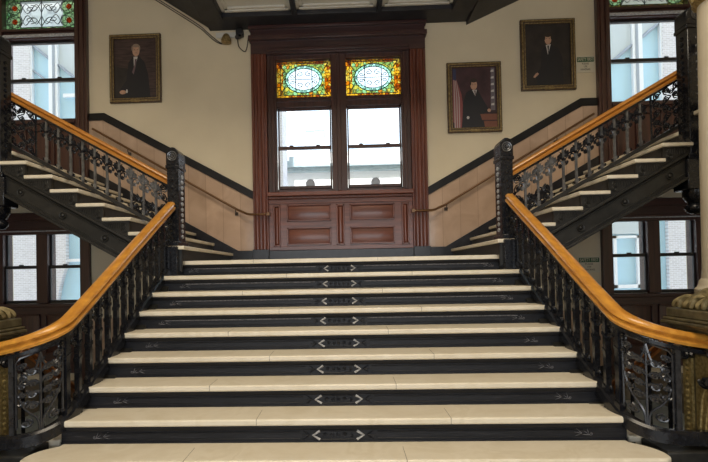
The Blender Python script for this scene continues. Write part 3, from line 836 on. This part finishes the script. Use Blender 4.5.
# ---------------------------------------------------------------- side flights
for sg in (-1, 1):
    sd = 'left' if sg < 0 else 'right'
    fs = empty('staircase', (sg * 2.7, 1.1, L), 'side flight with cream treads over a riveted black girder, rising to the %s' % sd, 'staircase', 'side flights')
    for k in range(1, 9):
        xn = XS + (k - 1) * TS; z = L + k * H; yf = YS - .055 if k < 8 else .02
        xe = xn + TS + .035 if k < 8 else RX - .02
        t = MB(); t.prism([(sg * xn, yf), (sg * xe, yf), (sg * xe, YW - .05), (sg * xn, YW - .05)], 'z', z - .04, z)
        t.build('tread' if k < 8 else 'landing_slab', M['marble'], fs, bevel=.008)
        box(sg * (xn + .03), sg * (xn + .05), YS + .02, YW - .05, z - H, z - .04).build('riser', M['iron_dull'], fs, smooth=False)
        # pierced end plate below the tread
        x0, x1 = xn + .03, xn + TS + .03
        zl = lambda x: nose(x) - .30
        pl = MB(); pl.prism([(sg * x0, zl(x0)), (sg * x1, zl(x1)), (sg * x1, z - .04), (sg * x0, z - .04)], 'y', YS - .02, YS + .01)
        if k < 8:
            zz = z - .055
            for q in range(9):
                xx = x0 + .05 + q * .022; ln = .02 + .035 * sin((q + .5) / 9 * pi)
                pl.tube([(sg * xx, YS - .022, zz - .005), (sg * (xx - .015 + q * .004), YS - .024, zz - ln - .01)], .006, 4)
            for xx, zz2, rr in ((x0 + .06, z - .14, .03), (x0 + .06, z - .14, .015)):
                pl.tube([(sg * xx + rr * cos(t_ * pi / 6), YS - .022, zz2 + rr * sin(t_ * pi / 6)) for t_ in range(13)], .005, 4)
            pl.build('end_plate', M['iron_dull'], fs)
        else:
            pl2 = box(sg * x0, sg * (RX - .02), YS - .02, YS + .04, z - .36, z - .04); pl2.build('landing_fascia', M['iron_dull'], fs)
    # girder
    xa, xb = 1.80, 3.66
    g = MB(); g.prism([(sg * xa, nose(xa) - .51), (sg * xb, nose(xb) - .51), (sg * xb, nose(xb) - .28), (sg * xa, nose(xa) - .28)], 'y', YS - .02, YS + .05)
    for d0, d1, yy in ((-.285, -.255, .055), (-.535, -.505, .06), (-.475, -.462, .03), (-.325, -.312, .03)):
        g.prism([(sg * xa, nose(xa) + d0), (sg * xb, nose(xb) + d0), (sg * xb, nose(xb) + d1), (sg * xa, nose(xa) + d1)], 'y', YS - yy, YS + .05)
    go = g.build('girder', M['iron_dull'], fs, bevel=.004)
    for xr in (2.08, 2.555, 3.02, 3.49):
        zr = nose(xr) - .395
        r = MB(); r.tube([(sg * xr + .034 * cos(t * pi / 8), YS - .026, zr + .034 * sin(t * pi / 8)) for t in range(17)], .009)
        r.blob((sg * xr, YS - .026, zr), (.022, .018, .022), 10, 6); r.build('rosette', M['iron_dull'], go)
    # soffit of the flight
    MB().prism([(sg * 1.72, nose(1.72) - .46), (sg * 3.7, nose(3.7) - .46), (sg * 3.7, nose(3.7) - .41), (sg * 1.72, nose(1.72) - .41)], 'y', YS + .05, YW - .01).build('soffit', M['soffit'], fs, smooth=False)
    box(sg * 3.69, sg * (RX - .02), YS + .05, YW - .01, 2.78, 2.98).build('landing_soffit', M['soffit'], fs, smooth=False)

    # balustrade of the side flight
    b = empty('balustrade', (sg * 2.7, YS, L + .2), 'grey-black iron balustrade with oak rail climbing the %s side flight' % sd, 'balustrade', 'balustrades of the side flights')
    YB = .08
    rz = lambda x: nose(x) + .615
    xs_ = [1.90 + (3.81 - 1.90) * i / 12 for i in range(13)]
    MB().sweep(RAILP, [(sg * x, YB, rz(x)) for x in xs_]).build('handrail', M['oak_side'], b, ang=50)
    MB().sweep([(-.02, -.012), (.02, -.012), (.02, .012), (-.02, .012)], [(sg * x, YB, rz(x) - .062) for x in xs_]).build('top_bar', M['iron'], b)
    MB().sweep([(-.02, -.02), (.02, -.02), (.02, .02), (-.02, .02)], [(sg * x, YB, nose(x) + .045) for x in xs_]).build('bottom_bar', M['iron_dull'], b)
    bx = [2.068 + .1399 * k for k in range(10)]
    for k, x0 in enumerate(bx):
        f = lambda u, v, w, x0=x0: (sg * (x0 + u), YB + w, nose(x0 + u) + v)
        I = Iron(f); I.bar(0, .05, .55, .0115); I.bar(0, .08, .12, .018); I.bar(0, .34, .36, .018)
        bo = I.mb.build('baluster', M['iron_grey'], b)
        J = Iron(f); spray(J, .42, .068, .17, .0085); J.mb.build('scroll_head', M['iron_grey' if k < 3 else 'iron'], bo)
        J = Iron(f)
        for q in (-1, 1): J.curl(q * .03, .10, .022, pi if q > 0 else 0, 1.1 * q, .006, 10)
        J.mb.build('scroll_foot', M['iron'], bo)
    f = lambda u, v, w: (sg * u, YB + w, nose(u) + v)
    J = Iron(f); lattice(J, 3.46, 3.78, .06, .55, 5, 3, .0075); J.line([(3.45, .06), (3.45, .55)], .012); J.mb.build('scroll_panel', M['iron'], b)
    J = Iron(f); lattice(J, 2.08, 2.34, .06, .27, 2, 3, .009); J.mb.build('scroll_panel', M['iron'], b)
    J = Iron(f); lattice(J, 1.93, 2.04, .10, .55, 4, 1, .008); J.mb.build('scroll_panel', M['iron'], b)

# next flight beyond the right upper landing, turning towards the hall
nf = empty('staircase', (4.6, -.8, 3.08), 'next flight turning off the right upper landing beside the cream column', 'staircase')
for k in range(2):
    zt = 3.076 + (k + 1) * H; y1 = -.10 - k * TS
    box(3.74, RX - .02, y1 - TS - .03, y1, zt - .04, zt).build('tread', M['marble'], nf, bevel=.008)
    box(3.80, RX - .02, y1 - .05, y1 - .03, zt - H, zt - .04).build('riser', M['iron_dull'], nf, smooth=False)
MB().prism([(-.05, 2.62), (-.9, 3.09), (-.9, 3.39), (-.05, 2.95)], 'x', 3.78, 3.86).build('string', M['iron_dull'], nf)
MB().sweep(RAILP, [(3.80, -.26 - .1 * i, 3.93 + .056 * i) for i in range(6)]).build('handrail', M['oak'], nf, ang=50)

# ---------------------------------------------------------------- wall handrails
for sg in (-1, 1):
    sd = 'left' if sg < 0 else 'right'
    y = YW - .09
    pts = [(sg * 1.10, YW - .165, 2.53), (sg * 1.38, YW - .165, 2.53), (sg * 1.44, YW - .13, 2.545), (sg * 1.60, y, 2.62)] + [(sg * x, y, 2.62 + (x - 1.60) * .585) for x in (2.0, 2.6, 3.2, 3.86)]
    wr = empty('wall_handrail', (sg * 2.4, YW, 2.5), 'slim brown handrail fixed to the pink marble wall, %s of the tall window' % sd, 'handrail', 'wall handrails')
    MB().tube(pts, .018, 8).build('rail', M['brass'], wr, ang=60)
    for x in (1.62, 2.45, 3.3):
        z = 2.62 + (x - 1.60) * .585
        br = MB(); br.tube([(sg * x, y, z - .01), (sg * x, y, z - .05), (sg * x, YW - .02, z - .075)], .008, 6)
        br.lathe([(.028, z - .10), (.028, z - .05)], sg * x, YW - .012, 10); br.build('bracket', M['wire'], wr)
    br = MB(); br.box(sg * 1.08, sg * 1.125, YW - .19, YW - .095, 2.505, 2.555); br.build('bracket', M['brass'], wr)

# ---------------------------------------------------------------- bronze pedestals at the foot of the balustrades
def pedestal(sg):
    sd = 'left' if sg < 0 else 'right'
    x0, x1, y0, y1 = 2.335, 3.03, -2.86, -2.16
    p = empty('pedestal', (sg * 2.68, -2.5, 0), 'bronze pedestal with gilded relief and leafy top at the %s foot of the balustrade' % sd, 'pedestal', 'bronze pedestals')
    b = MB(); b.box(sg * x0, sg * x1, y0, y1, .46, 1.19); b.build('body', M['bronze'], p, bevel=.01)
    b = MB(); b.box(sg * (x0 - .01), sg * (x1 + .05), y0 - .05, y1 + .03, 0, .38); b.box(sg * (x0 - .005), sg * (x1 + .025), y0 - .025, y1 + .015, .38, .47)
    b.build('base', M['bronze'], p, bevel=.01)
    c = MB()
    for e, z0, z1 in ((.03, 1.19, 1.215), (.07, 1.215, 1.24), (.115, 1.24, 1.265), (.10, 1.265, 1.285), (.075, 1.285, 1.345)):
        c.box(sg * (x0 - e), sg * (x1 + e), y0 - e, y1 + min(e, .06), z0, z1)
    c.build('cap', M['bronze'], p, bevel=.008)
    F = lambda u, v, w: (sg * (x0 - .006 - w), y1 - .012 - u * 1.9, v)
    def fbox(mb, u0, u1, v0, v1, w): mb.box(sg * (x0 - w), sg * (x0 + .001), y1 - .012 - u1 * 1.9, y1 - .012 - u0 * 1.9, v0, v1); return mb
    g = fbox(MB(), .0, .045, .52, 1.02, .015)
    for i in range(13): g.blob(F(.022, .545 + i * .037, .01), (.012, .018, .014))
    g.build('pilaster_strip', M['gold'], p)
    rp = fbox(MB(), .06, .355, .50, 1.05, .006)
    I = Iron(F)
    lattice(I, .13, .345, .54, 1.02, 7, 3, .009)
    I.line(smooth_line([(.075, .52), (.085, .70), (.10, .82), (.15, .95), (.22, 1.03)], 6), .012); I.line(smooth_line([(.10, .52), (.115, .72), (.15, .86), (.20, .98)], 6), .009)
    rp.add(I.mb.v, I.mb.f); rp.build('relief_panel', M['gold'], p)
    s = Iron(lambda u, v, w: F(u, v, .03 + w))
    s.curl(.025, 1.045, .045, 0, 1.8, .012, 22, .008); s.dot(.025, 1.045, .02); s.curl(.14, .90, .04, pi, 1.5, .014, 18); s.line(smooth_line([(.06, 1.09), (.15, 1.08), (.19, .94)], 5), .014)
    s.mb.build('iron_volute', M['iron'], p)
    f = MB(); zt = 1.345
    X = lambda q: sg * (x0 + q)
    f.blob((X(.02), y1 - .02, zt + .03), (.045, .045, .035), 10, 6)
    f.blob((X(-.02), y1 - .06, zt + .025), (.035, .04, .03), 10, 6)
    f.tube(smooth_line([(X(-.03), y1, zt + .03), (X(.0), y1 - .05, zt + .05), (X(.0), y1 - .09, zt + .03), (X(.02), y1 - .14, zt + .05), (X(.05), y1 - .22, zt + .09), (X(.10), y1 - .36, zt + .11), (X(.2), y1 - .5, zt + .08)], 5), [.016 + .04 * min(1, i / 14) for i in range(31)], 8)
    for i in range(10):
        yy = y1 - i * .06
        f.tube(smooth_line([(X(-.06), yy, zt + .008), (X(-.035), yy - .01, zt + .045 + .02 * (i % 2)), (X(.02), yy - .05, zt + .075), (X(.10), yy - .08, zt + .05)], 4), [.010, .016, .02, .022, .022, .022, .02, .018, .016, .014, .012, .011, .01], 5)
    f.blob((X(.34), -2.5, zt + .02), (.22, .24, .11), 14, 7)
    f.build('foliage', M['foliage'], p, ang=60)
    d = MB(); d.tube(smooth_line([(X(.12), y1 - .0, zt), (X(.13), y1 - .05, zt + .075), (X(.16), y1 - .14, zt + .13), (X(.22), y1 - .3, zt + .13)], 6), [.028] * 19, 6)
    d.build('dark_scroll', M['iron'], p, ang=60)
for sg in (-1, 1): pedestal(sg)

# ---------------------------------------------------------------- cream column with gilded capital
cx, cy, cr_ = 3.40, -1.20, .25
col = empty('column', (cx, cy, 0), 'round cream column with gilded capital behind the right bronze pedestal', 'column', kind='thing')
MB().lathe([(cr_ + .01, 1.50), (cr_, 1.60), (cr_ - .004, 2.4), (cr_ - .02, 3.90)], cx, cy, 36).build('shaft', M['column'], col, ang=60)
MB().lathe([(.34, 0), (.34, .2), (.30, .22), (.30, 1.36), (.31, 1.38), (.31, 1.42), (.29, 1.44), (.28, 1.46), (.275, 1.49), (.26, 1.51)], cx, cy, 36).build('base', M['column'], col)
cap = MB(); cap.lathe([(.24, 3.88), (.27, 3.90), (.24, 3.93), (.26, 4.11), (.34, 4.26)], cx, cy, 24); cap.box(cx - .36, cx + .36, cy - .36, cy + .36, 4.26, 4.34)
for i in range(16):
    a = 2 * pi * i / 16
    for r0, z0, hh in ((.25, 3.93, .16), (.27, 4.04, .18)):
        aa = a + (.2 if z0 > 4.0 else 0)
        cap.tube([(cx + (r0 + q) * cos(aa), cy + (r0 + q) * sin(aa), z0 + v) for q, v in ((0, 0), (.015, hh * .5), (.04, hh * .9), (.075, hh), (.085, hh * .85))], [.022, .03, .026, .018, .01], 6)
for i in range(4):
    a = pi / 4 + i * pi / 2
    pts = [(cx + (.40 + .06 * q) * cos(a), cy + (.40 + .06 * q) * sin(a), 4.03 + w) for q, w in spiral(0, 0, 1, .2, 0, 1.6, 18)]
    pts = [(cx + (.38 + u) * cos(a), cy + (.38 + u) * sin(a), 4.18 + w) for u, w in spiral(0, 0, .07, .012, pi / 2, 1.6, 18)]
    cap.tube(pts, .02, 6)
cap.build('capital', M['gold'], col, ang=50)

# ---------------------------------------------------------------- basement flights seen through the ironwork
for sg in (-1, 1):
    sd = 'left' if sg < 0 else 'right'
    b = empty('staircase', (sg * 3.2, -.2, -1.0), 'dark basement flight with oak rail glimpsed through the %s ironwork' % sd, 'staircase', 'basement flights')
    for k in range(10):
        y = -1.90 + k * .27; z = -(k + 1) * .17
        box(sg * 2.5, sg * WX1, y, y + .30, z - .04, z).build('tread', M['floor'], b, bevel=.006)
        box(sg * 2.5, sg * WX1, y, y + .02, z, z + .13).build('riser', M['blackstone'], b, smooth=False)
    zb = lambda y: 1.05 - (y + 1.79) * .62
    yy = [-1.86 + .11 * i for i in range(24)]
    MB().sweep(RAILP, [(sg * 2.45, y, zb(y)) for y in yy]).build('handrail', M['oak_red'], b, ang=50)
    MB().prism([(-1.95, .05), (.9, -1.72), (.9, -1.95), (-1.95, -.25)], 'x', sg * 2.42, sg * 2.48).build('string', M['iron_dull'], b)
    for k in range(10):
        y = -1.80 + k * .26
        box(sg * 2.44, sg * 2.46, y - .01, y + .01, -(y + 1.95) * .62, zb(y) - .04).build('baluster', M['iron'], b, smooth=False)
    tag(box(sg * WX0, sg * (WX0 + .02), WY0, WY1, -2.1, -.01).build('wall_well_' + sd, M['iron_dull'], smooth=False), kind='structure')

# ---------------------------------------------------------------- pictures
def portrait(x0, x1, z0, z1, label, figure):
    p = empty('framed_portrait', ((x0 + x1) / 2, YW, z0), label, 'picture', 'portraits on the stair wall')
    fwid = .075
    A = MB()
    def ring(mb, i, o, y0, y1):
        a0, a1, c0, c1 = x0 + o, x1 - o, z0 + o, z1 - o
        mb.box(a0, a1, y0, y1, c0, c0 + i); mb.box(a0, a1, y0, y1, c1 - i, c1); mb.box(a0, a0 + i, y0, y1, c0 + i, c1 - i); mb.box(a1 - i, a1, y0, y1, c0 + i, c1 - i)
    ring(A, fwid, 0, YW - .05, YW)
    A.build('frame', M['frame_dark'], p, bevel=.012)
    B = MB(); ring(B, .022, .018, YW - .066, YW - .04); ring(B, .014, fwid - .016, YW - .058, YW - .03)
    B.build('gilt_moulding', M['frame_gold'], p, bevel=.006)
    cx0, cx1, cz0, cz1 = x0 + fwid, x1 - fwid, z0 + fwid, z1 - fwid
    mats = []; mb = MB()
    W, Hh = cx1 - cx0, cz1 - cz0
    lay = [0]
    def use(k):
        if M[k] not in mats: mats.append(M[k])
        mb.cur = mats.index(M[k])
    def pol(k, pts):
        use(k); lay[0] += 1; mb.poly_y([(cx0 + u * W, cz0 + v * Hh) for u, v in pts], YW - .026 - .0006 * lay[0])
    def oval(k, u, v, ru, rv):
        use(k); lay[0] += 1; mb.disc_y(cx0 + u * W, cz0 + v * Hh, ru * W, rv * Hh, YW - .026 - .0006 * lay[0])
    figure(pol, oval)
    mb.build('canvas', mats, p, smooth=False)
    box(cx0 + W * .4, cx0 + W * .6, YW - .062, YW - .05, z0 + .01, z0 + .05).build('name_plate', M['frame_gold'], p)
    return p
def fig_a(pol, oval):      # seated man, striped tie, hand low at the left
    pol('paint_brown', [(0, 0), (1, 0), (1, 1), (0, 1)])
    pol('paint_black', [(0, 0), (.35, 0), (.35, .5), (0, .55)])
    pol('paint_suit', [(.12, 0), (.85, 0), (.80, .40), (.72, .60), (.60, .70), (.44, .70), (.34, .60), (.28, .30), (.14, .16)])
    pol('paint_shirt', [(.46, .70), (.56, .70), (.47, .45)])
    pol('paint_tie', [(.49, .66), (.54, .66), (.51, .54), (.46, .40), (.42, .44), (.48, .56)])
    oval('paint_skin', .52, .80, .085, .095); oval('paint_hair_grey', .52, .885, .075, .03)
    oval('paint_hair_grey', .435, .84, .02, .045); oval('paint_hair_grey', .605, .84, .02, .045)
    for u in (.485, .555): oval('paint_hair', u, .815, .012, .006)
    pol('paint_tie', [(.49, .765), (.55, .765), (.545, .757), (.495, .757)])
    oval('paint_skin', .20, .105, .075, .035); oval('paint_shirt', .295, .12, .022, .032)
def fig_b(pol, oval):      # man leaning on a desk, flag at left
    pol('paint_maroon', [(0, 0), (1, 0), (1, 1), (0, 1)])
    for i in range(7):
        a, b = .02 + i * .025, .045 + i * .025
        pol('paint_red' if i % 2 == 0 else 'paint_white', [(a, .0 if i else .1), (b + .10, .0), (b + .02, .55), (b - .015 * i, .92 - .02 * i), (a - .012 * i + .01, .93 - .02 * i), (a, .5)])
    pol('paint_blue', [(.03, .80), (.10, .78), (.10, .97), (.03, .98)])
    pol('paint_grey', [(.86, .28), (.96, .28), (.96, .98), (.88, .98)])
    for i in range(6): pol('paint_shirt', [(.87, .36 + i * .11), (.94, .36 + i * .11), (.94, .40 + i * .11), (.88, .39 + i * .11)])
    pol('paint_suit', [(.20, 0), (.72, 0), (.70, .22), (.82, .27), (.78, .34), (.66, .50), (.58, .62), (.46, .64), (.32, .58), (.24, .40), (.22, .15)])
    pol('paint_desk', [(.62, .22), (1, .22), (1, .12), (.66, .12)]); pol('paint_desk', [(.70, .10), (1, .10), (1, 0), (.72, 0)])
    pol('paint_shirt', [(.45, .62), (.56, .62), (.52, .52)]); pol('paint_tie', [(.49, .61), (.53, .61), (.53, .50)])
    oval('paint_skin', .49, .70, .075, .08); oval('paint_hair', .485, .775, .075, .035); oval('paint_hair', .42, .735, .018, .04)
    for u in (.465, .52): oval('paint_hair', u, .715, .01, .006)
    oval('paint_skin', .82, .275, .04, .028); oval('paint_shirt', .345, .165, .03, .025)
def fig_c(pol, oval):      # dark standing man, hand at lower left
    pol('paint_black', [(0, 0), (1, 0), (1, 1), (0, 1)])
    pol('paint_suit', [(.26, 0), (.84, 0), (.82, .45), (.74, .60), (.58, .66), (.46, .66), (.36, .56), (.34, .30), (.22, .18)])
    pol('paint_shirt', [(.46, .66), (.57, .67), (.50, .50)]); pol('paint_suit', [(.49, .65), (.53, .65), (.51, .50)])
    oval('paint_skin', .51, .75, .075, .085); oval('paint_hair', .51, .825, .08, .04); oval('paint_hair', .435, .785, .018, .045); oval('paint_hair', .585, .785, .018, .04)
    for u in (.48, .54): oval('paint_hair', u, .765, .011, .006)
    pol('paint_skin', [(.16, .14), (.20, .13), (.29, .19), (.26, .215), (.22, .20)])
portrait(-3.60, -2.775, 4.345, 5.435, 'framed portrait of a light-haired man in dark suit, hung left of the tall window', fig_a)
portrait(1.675, 2.505, 3.722, 4.808, 'framed portrait of a man in a dark suit beside a striped flag and desk', fig_b)
portrait(2.805, 3.635, 4.336, 5.434, 'framed portrait of a man on a near-black ground, hung above a small safety sign', fig_c)
bpy.data.objects['framed_portrait.002']['label'] = 'very dark framed portrait of a man, beside the upper green and white safety sign'

# ---------------------------------------------------------------- safety signs
def text_mesh(body, size, mat, parent, x, y, z, width=None):
    cu = bpy.data.curves.new('lettering', 'FONT'); cu.body = body; cu.size = size; cu.align_x = 'CENTER'; cu.align_y = 'CENTER'; cu.extrude = .0008
    o = bpy.data.objects.new('tmp', cu); COL.objects.link(o)
    bpy.context.view_layer.update()
    me = bpy.data.meshes.new_from_object(o.evaluated_get(bpy.context.evaluated_depsgraph_get()))
    bpy.data.objects.remove(o); bpy.data.curves.remove(cu)
    me.materials.clear(); me.materials.append(mat)
    if width:
        xs = [v.co.x for v in me.vertices]; k = width / (max(xs) - min(xs))
        for v in me.vertices: v.co.x *= k
    r = bpy.data.objects.new('lettering', me); COL.objects.link(r)
    r.parent = parent; r.rotation_euler = (pi / 2, 0, 0); r.location = Vector((x, y, z)) - WORLD[parent.name]
    WORLD[r.name] = Vector((x, y, z))
    return r
def sign(x0, x1, z0, z1, label):
    s = empty('safety_sign', ((x0 + x1) / 2, YW, z0), label, 'sign', 'safety signs')
    box(x0, x1, YW - .012, YW - .001, z0, z1).build('board', M['sign_white'], s)
    hz = z1 - (z1 - z0) * .36
    box(x0 + .012, x1 - .012, YW - .015, YW - .011, hz, z1 - .018).build('header', M['sign_green'], s)
    cx_ = (x0 + x1) / 2; w = x1 - x0; h_ = z1 - z0
    text_mesh('SAFETY FIRST', .07, M['sign_white'], s, cx_, YW - .016, (hz + z1 - .018) / 2, w * .84)
    for t, q, ww in (('PLEASE', .53, .36), ('USE', .36, .18), ('HANDRAIL', .18, .54)):
        text_mesh(t, h_ * .16, M['ink'], s, cx_, YW - .013, z0 + h_ * q, w * ww)
sign(3.65, 3.925, 4.60, 4.852, 'green and white safety sign right of the dark portrait')
sign(3.60, 3.925, 1.54, 1.785, 'green and white safety sign low on the wall beside the lower right window')

# ---------------------------------------------------------------- lamp, camera and cables by the window head
sl = empty('security_light', (-1.72, YW, 5.24), 'small white floodlight on the wall left of the window head', 'light')
box(-1.90, -1.585, YW - .03, YW, 5.33, 5.41).build('mounting_board', M['white_plastic'], sl)
h_ = MB(); h_.lathe([(.03, 5.20), (.075, 5.215), (.08, 5.26), (.05, 5.33), (.03, 5.35)], -1.72, YW - .10, 14); h_.build('lamp_head', M['frame_gold'], sl)
MB().tube([(-1.72, YW - .10, 5.33), (-1.72, YW - .02, 5.37)], .015).build('arm', M['white_plastic'], sl)
cm = empty('security_camera', (-1.52, YW - .03, 5.26), 'small black camera with looped cable beside the floodlight', 'camera')
box(-1.57, -1.46, YW - .12, YW + .004, 5.33, 5.43).build('bracket', M['black_plastic'], cm, bevel=.01)
MB().tube([(-1.54, YW - .16, 5.27), (-1.52, YW - .06, 5.32)], .035, 10).build('body', M['black_plastic'], cm, ang=50)
MB().tube(smooth_line([(-1.55, YW - .06, 5.30), (-1.54, YW - .03, 5.18), (-1.45, YW - .02, 5.10), (-1.41, YW - .02, 5.18), (-1.39, YW - .02, 5.32)], 6), .008).build('cable', M['wire'], cm)
cb = MB()
for d in (0, .035):
    cb.tube(smooth_line([(-4.2, YW - .012, 6.90 - d), (-2.72, YW - .012, 5.92 - d), (-2.2, YW - .012, 5.57 - d), (-2.04, YW - .012, 5.43 - d), (-1.93, YW - .012, 5.33 - d), (-1.82, YW - .012, 5.25 - d * .3), (-1.76, YW - .03, 5.26)], 6), .008)
tag(cb.build('cable', M['wire']), 'thin brown cable pair running down the wall under the left soffit', 'cable')

# ==================================================================  OUTSIDE
FY = 10.4
bd = empty('building', (0, FY, -3), 'bright white facade with weathered cornice seen through the tall window', 'building')
box(-4.0, 4.6, FY, FY + 4, -3, 4.86).build('wall', M['brick_white'], bd, smooth=False)
c = MB(); c.box(-1.95, 3.9, FY - .35, FY, 4.82, 4.90); c.box(-1.95, 3.9, FY - .22, FY, 4.70, 4.82); c.build('cornice', M['copper'], bd)
box(-3.6, 4.2, FY + 1.2, FY + 4, 4.86, 5.6).build('parapet', M['brick_white'], bd, smooth=False)
MB().tube([(-1.12, FY - .1, 5.95), (-.54, FY - .1, 5.98), (-.52, FY - .1, 5.75)], .035).build('roof_pipe', M['copper'], bd)
MB().tube([(-1.12, FY - .1, 5.95), (-1.12, FY - .1, 4.88)], .02).build('pipe_post', M['wing_frame'], bd)
hp = MB(); hp.box(-1.75, -1.30, FY - .3, FY, 4.90, 5.02); hp.box(-1.60, -1.45, FY - .3, FY, 5.02, 5.14); hp.build('roof_vent', M['copper'], bd)
tw = empty('building', (-2.4, 7.0, -3), 'narrow pale brick tower at the left edge of the tall window view', 'building')
box(-3.0, -1.48, 7.4, 8.4, -3, 9).build('wall', M['brick_pale'], tw, smooth=False)
for sg in (-1, 1):
    sd = 'left' if sg < 0 else 'right'
    Y = 6.4
    w = empty('building', (sg * 7.2, Y, -3), 'pale brick wing with large blue glazing outside the %s windows' % sd, 'building')
    X = lambda a, b: tuple(sorted((sg * a, sg * b)))
    wl = MB()
    for a, b, z0, z1 in ((5.2, 6.0, -3, 9.5), (6.0, 7.38, 3.2, 4.6), (7.38, 10.5, -3, 9.5), (6.0, 7.38, -3, .6), (6.0, 7.38, 8.0, 9.5)):
        x0, x1 = X(a, b); wl.box(x0, x1, Y, Y + 2, z0, z1)
    wl.build('wall', M['brick_pale'], w, smooth=False)
    x0, x1 = X(6.0, 7.38)
    g = box(x0, x1, Y + .12, Y + .16, 4.6, 8.0).build('glazing', M['wing_glass'], w, smooth=False)
    f = MB()
    for q0, q1 in ((6.0, 6.10), (6.72, 6.94), (7.34, 7.38)):
        a, b = X(q0, q1); f.box(a, b, Y + .02, Y + .13, 4.6, 8.0)
    f.box(x0, x1, Y + .02, Y + .13, 4.6, 4.7); f.box(x0, x1, Y + .02, Y + .13, 7.9, 8.0)
    f.build('frame', M['wing_frame'], g)
    a, b = X(6.78, 6.84); box(a, b, Y + .005, Y + .02, 4.6, 8.0).build('frame_groove', M['wing_bar'], g)
    sh = MB(); sh.prism([(sg * 6.10, 6.20), (sg * 6.72, 6.70), (sg * 6.72, 8.0), (sg * 6.10, 8.0)], 'y', Y + .08, Y + .12); sh.prism([(sg * 6.94, 6.85), (sg * 7.34, 7.18), (sg * 7.34, 8.0), (sg * 6.94, 8.0)], 'y', Y + .08, Y + .12)
    sh.build('blind', M['wing_blind'], g, smooth=False)
    for a, za, b, zb_ in ((6.20, 6.28, 6.72, 6.70), (6.94, 6.86, 7.36, 7.20)):
        MB().tube([(sg * a, Y + .06, za), (sg * b, Y + .06, zb_)], .035, 4).build('diagonal_bar', M['wing_bar'], g)
    if sg < 0:
        MB().tube([(-7.36, Y + .06, 6.60), (-6.96, Y + .06, 6.30)], .025, 4).build('diagonal_bar', M['wing_bar'], g)
        box(-6.58, -6.15, Y, Y + .06, 5.90, 5.98).build('ledge', M['wing_frame'], g)
    # lower glazing
    lo = box(x0, x1, Y + .12, Y + .16, .6, 3.2).build('glazing', M['wing_glass'], w, smooth=False)
    f = MB()
    if sg > 0:
        for a, b, z0, z1 in ((6.18, 6.25, 1.12, 2.32), (6.70, 6.76, 1.12, 2.32), (6.18, 6.76, 1.12, 1.20), (6.18, 6.76, 2.26, 2.32), (6.96, 7.06, .6, 3.2)):
            f.box(a, b, Y + .04, Y + .12, z0, z1)
        f.build('frame', M['wing_frame'], lo)
        box(6.0, 6.96, Y + .06, Y + .118, 2.36, 3.2).build('blind', M['wing_blind'], lo, smooth=False)
    else:
        pts = [(-7.38, .6), (-7.38, 3.2), (-6.54, 3.2), (-6.54, 2.0)] + [(-6.54 - .22 * sin(t / 8 * pi / 2), 1.9 - 1.0 * (t / 8)) for t in range(9)] + [(-6.78, .6)]
        MB().prism(pts, 'y', Y - .02, Y + .12).build('arch_brick', M['brick_pale'], lo, smooth=False)
        f.box(-6.54, -6.0, Y + .04, Y + .12, 1.98, 2.05); f.box(-6.16, -6.08, Y + .04, Y + .12, .6, 3.2); f.build('frame', M['wing_frame'], lo)
gr = box(-30, 30, YW + WT + .1, 40, -3.2, -3).build('ground_outside', M['brick_white'], smooth=False); tag(gr, kind='structure')
for x, nm in ((-.483, 'left'), (.573, 'right')):
    v = empty('roof_vent', (x, YW + .34, 2.96), 'small round grey vent outside at the foot of the %s centre pane' % nm, 'vent', 'vents outside the centre panes')
    MB().tube([(x, YW + .32, 3.06), (x, YW + .37, 3.06)], .075, 20).build('hood', M['vent'], v)
    m_ = MB(); m_.tube([(x + .062 * cos(t * pi / 10), YW + .315, 3.06 + .062 * sin(t * pi / 10)) for t in range(21)], .006); m_.build('rim', M['worn'], v)
    box(x - .02, x + .02, YW + .3, YW + .38, 2.90, 2.99).build('stem', M['vent'], v)

# ==================================================================  LIGHT
wd = bpy.data.worlds.new('sky'); SC.world = wd; wd.use_nodes = True
nt = wd.node_tree; bg = nt.nodes['Background']
bg.inputs[0].default_value = (.74, .88, 1.0, 1); bg.inputs[1].default_value = 3.1
def area(name, loc, rot, sx, sy, power, col):
    l = bpy.data.lights.new(name, 'AREA'); l.shape = 'RECTANGLE'; l.size = sx; l.size_y = sy; l.energy = power; l.color = col
    o = bpy.data.objects.new(name, l); COL.objects.link(o); o.location = loc; o.rotation_euler = rot
    return o
area('warm_overhead_fill', (0, -4.8, 8.3), (math.radians(8), 0, 0), 5, 3, 430, (1, .86, .66))  # unseen area light added as warm fill from above
area('cool_front_fill', (0, YF + .3, 2.0), (math.radians(90), 0, 0), 7, 3, 330, (.86, .93, 1))  # unseen area light added behind the camera, cool fill on the fronts
sun = bpy.data.lights.new('sun', 'SUN'); sun.energy = 9.0; sun.angle = .02; sun.color = (1, .96, .9)
so = bpy.data.objects.new('sun', sun); COL.objects.link(so); so.rotation_euler = (math.radians(45), 0, 0)

# ==================================================================  CAMERA
cam = bpy.data.cameras.new('camera'); co = bpy.data.objects.new('camera', cam); COL.objects.link(co)
Rv = Vector((0.99910184, 0.0376989, -0.01934715)); Uv = Vector((0.01990804, -0.01456015, 0.99969579)); Fv = Vector((-0.03740574, 0.99918306, 0.01529759))
mx = Matrix((Rv, Uv, -Fv)).transposed().to_4x4(); mx.translation = Vector((0.0777, -5.80157, 1.63612))
co.matrix_world = mx
cam.sensor_width = 36; cam.lens = 526.1019 * 36 / 708
cam.shift_x = (354 - 326.8723) / 708; cam.shift_y = (263.2726 - 231) / 708
cam.clip_start = .05; cam.clip_end = 200
SC.camera = co
SC.view_settings.view_transform = 'Standard'; SC.view_settings.look = 'None'
SC.view_settings.exposure = 0.0; SC.view_settings.gamma = 1
SC.cycles.use_denoising = True
SC.cycles.max_bounces = 10; SC.cycles.transparent_max_bounces = 16
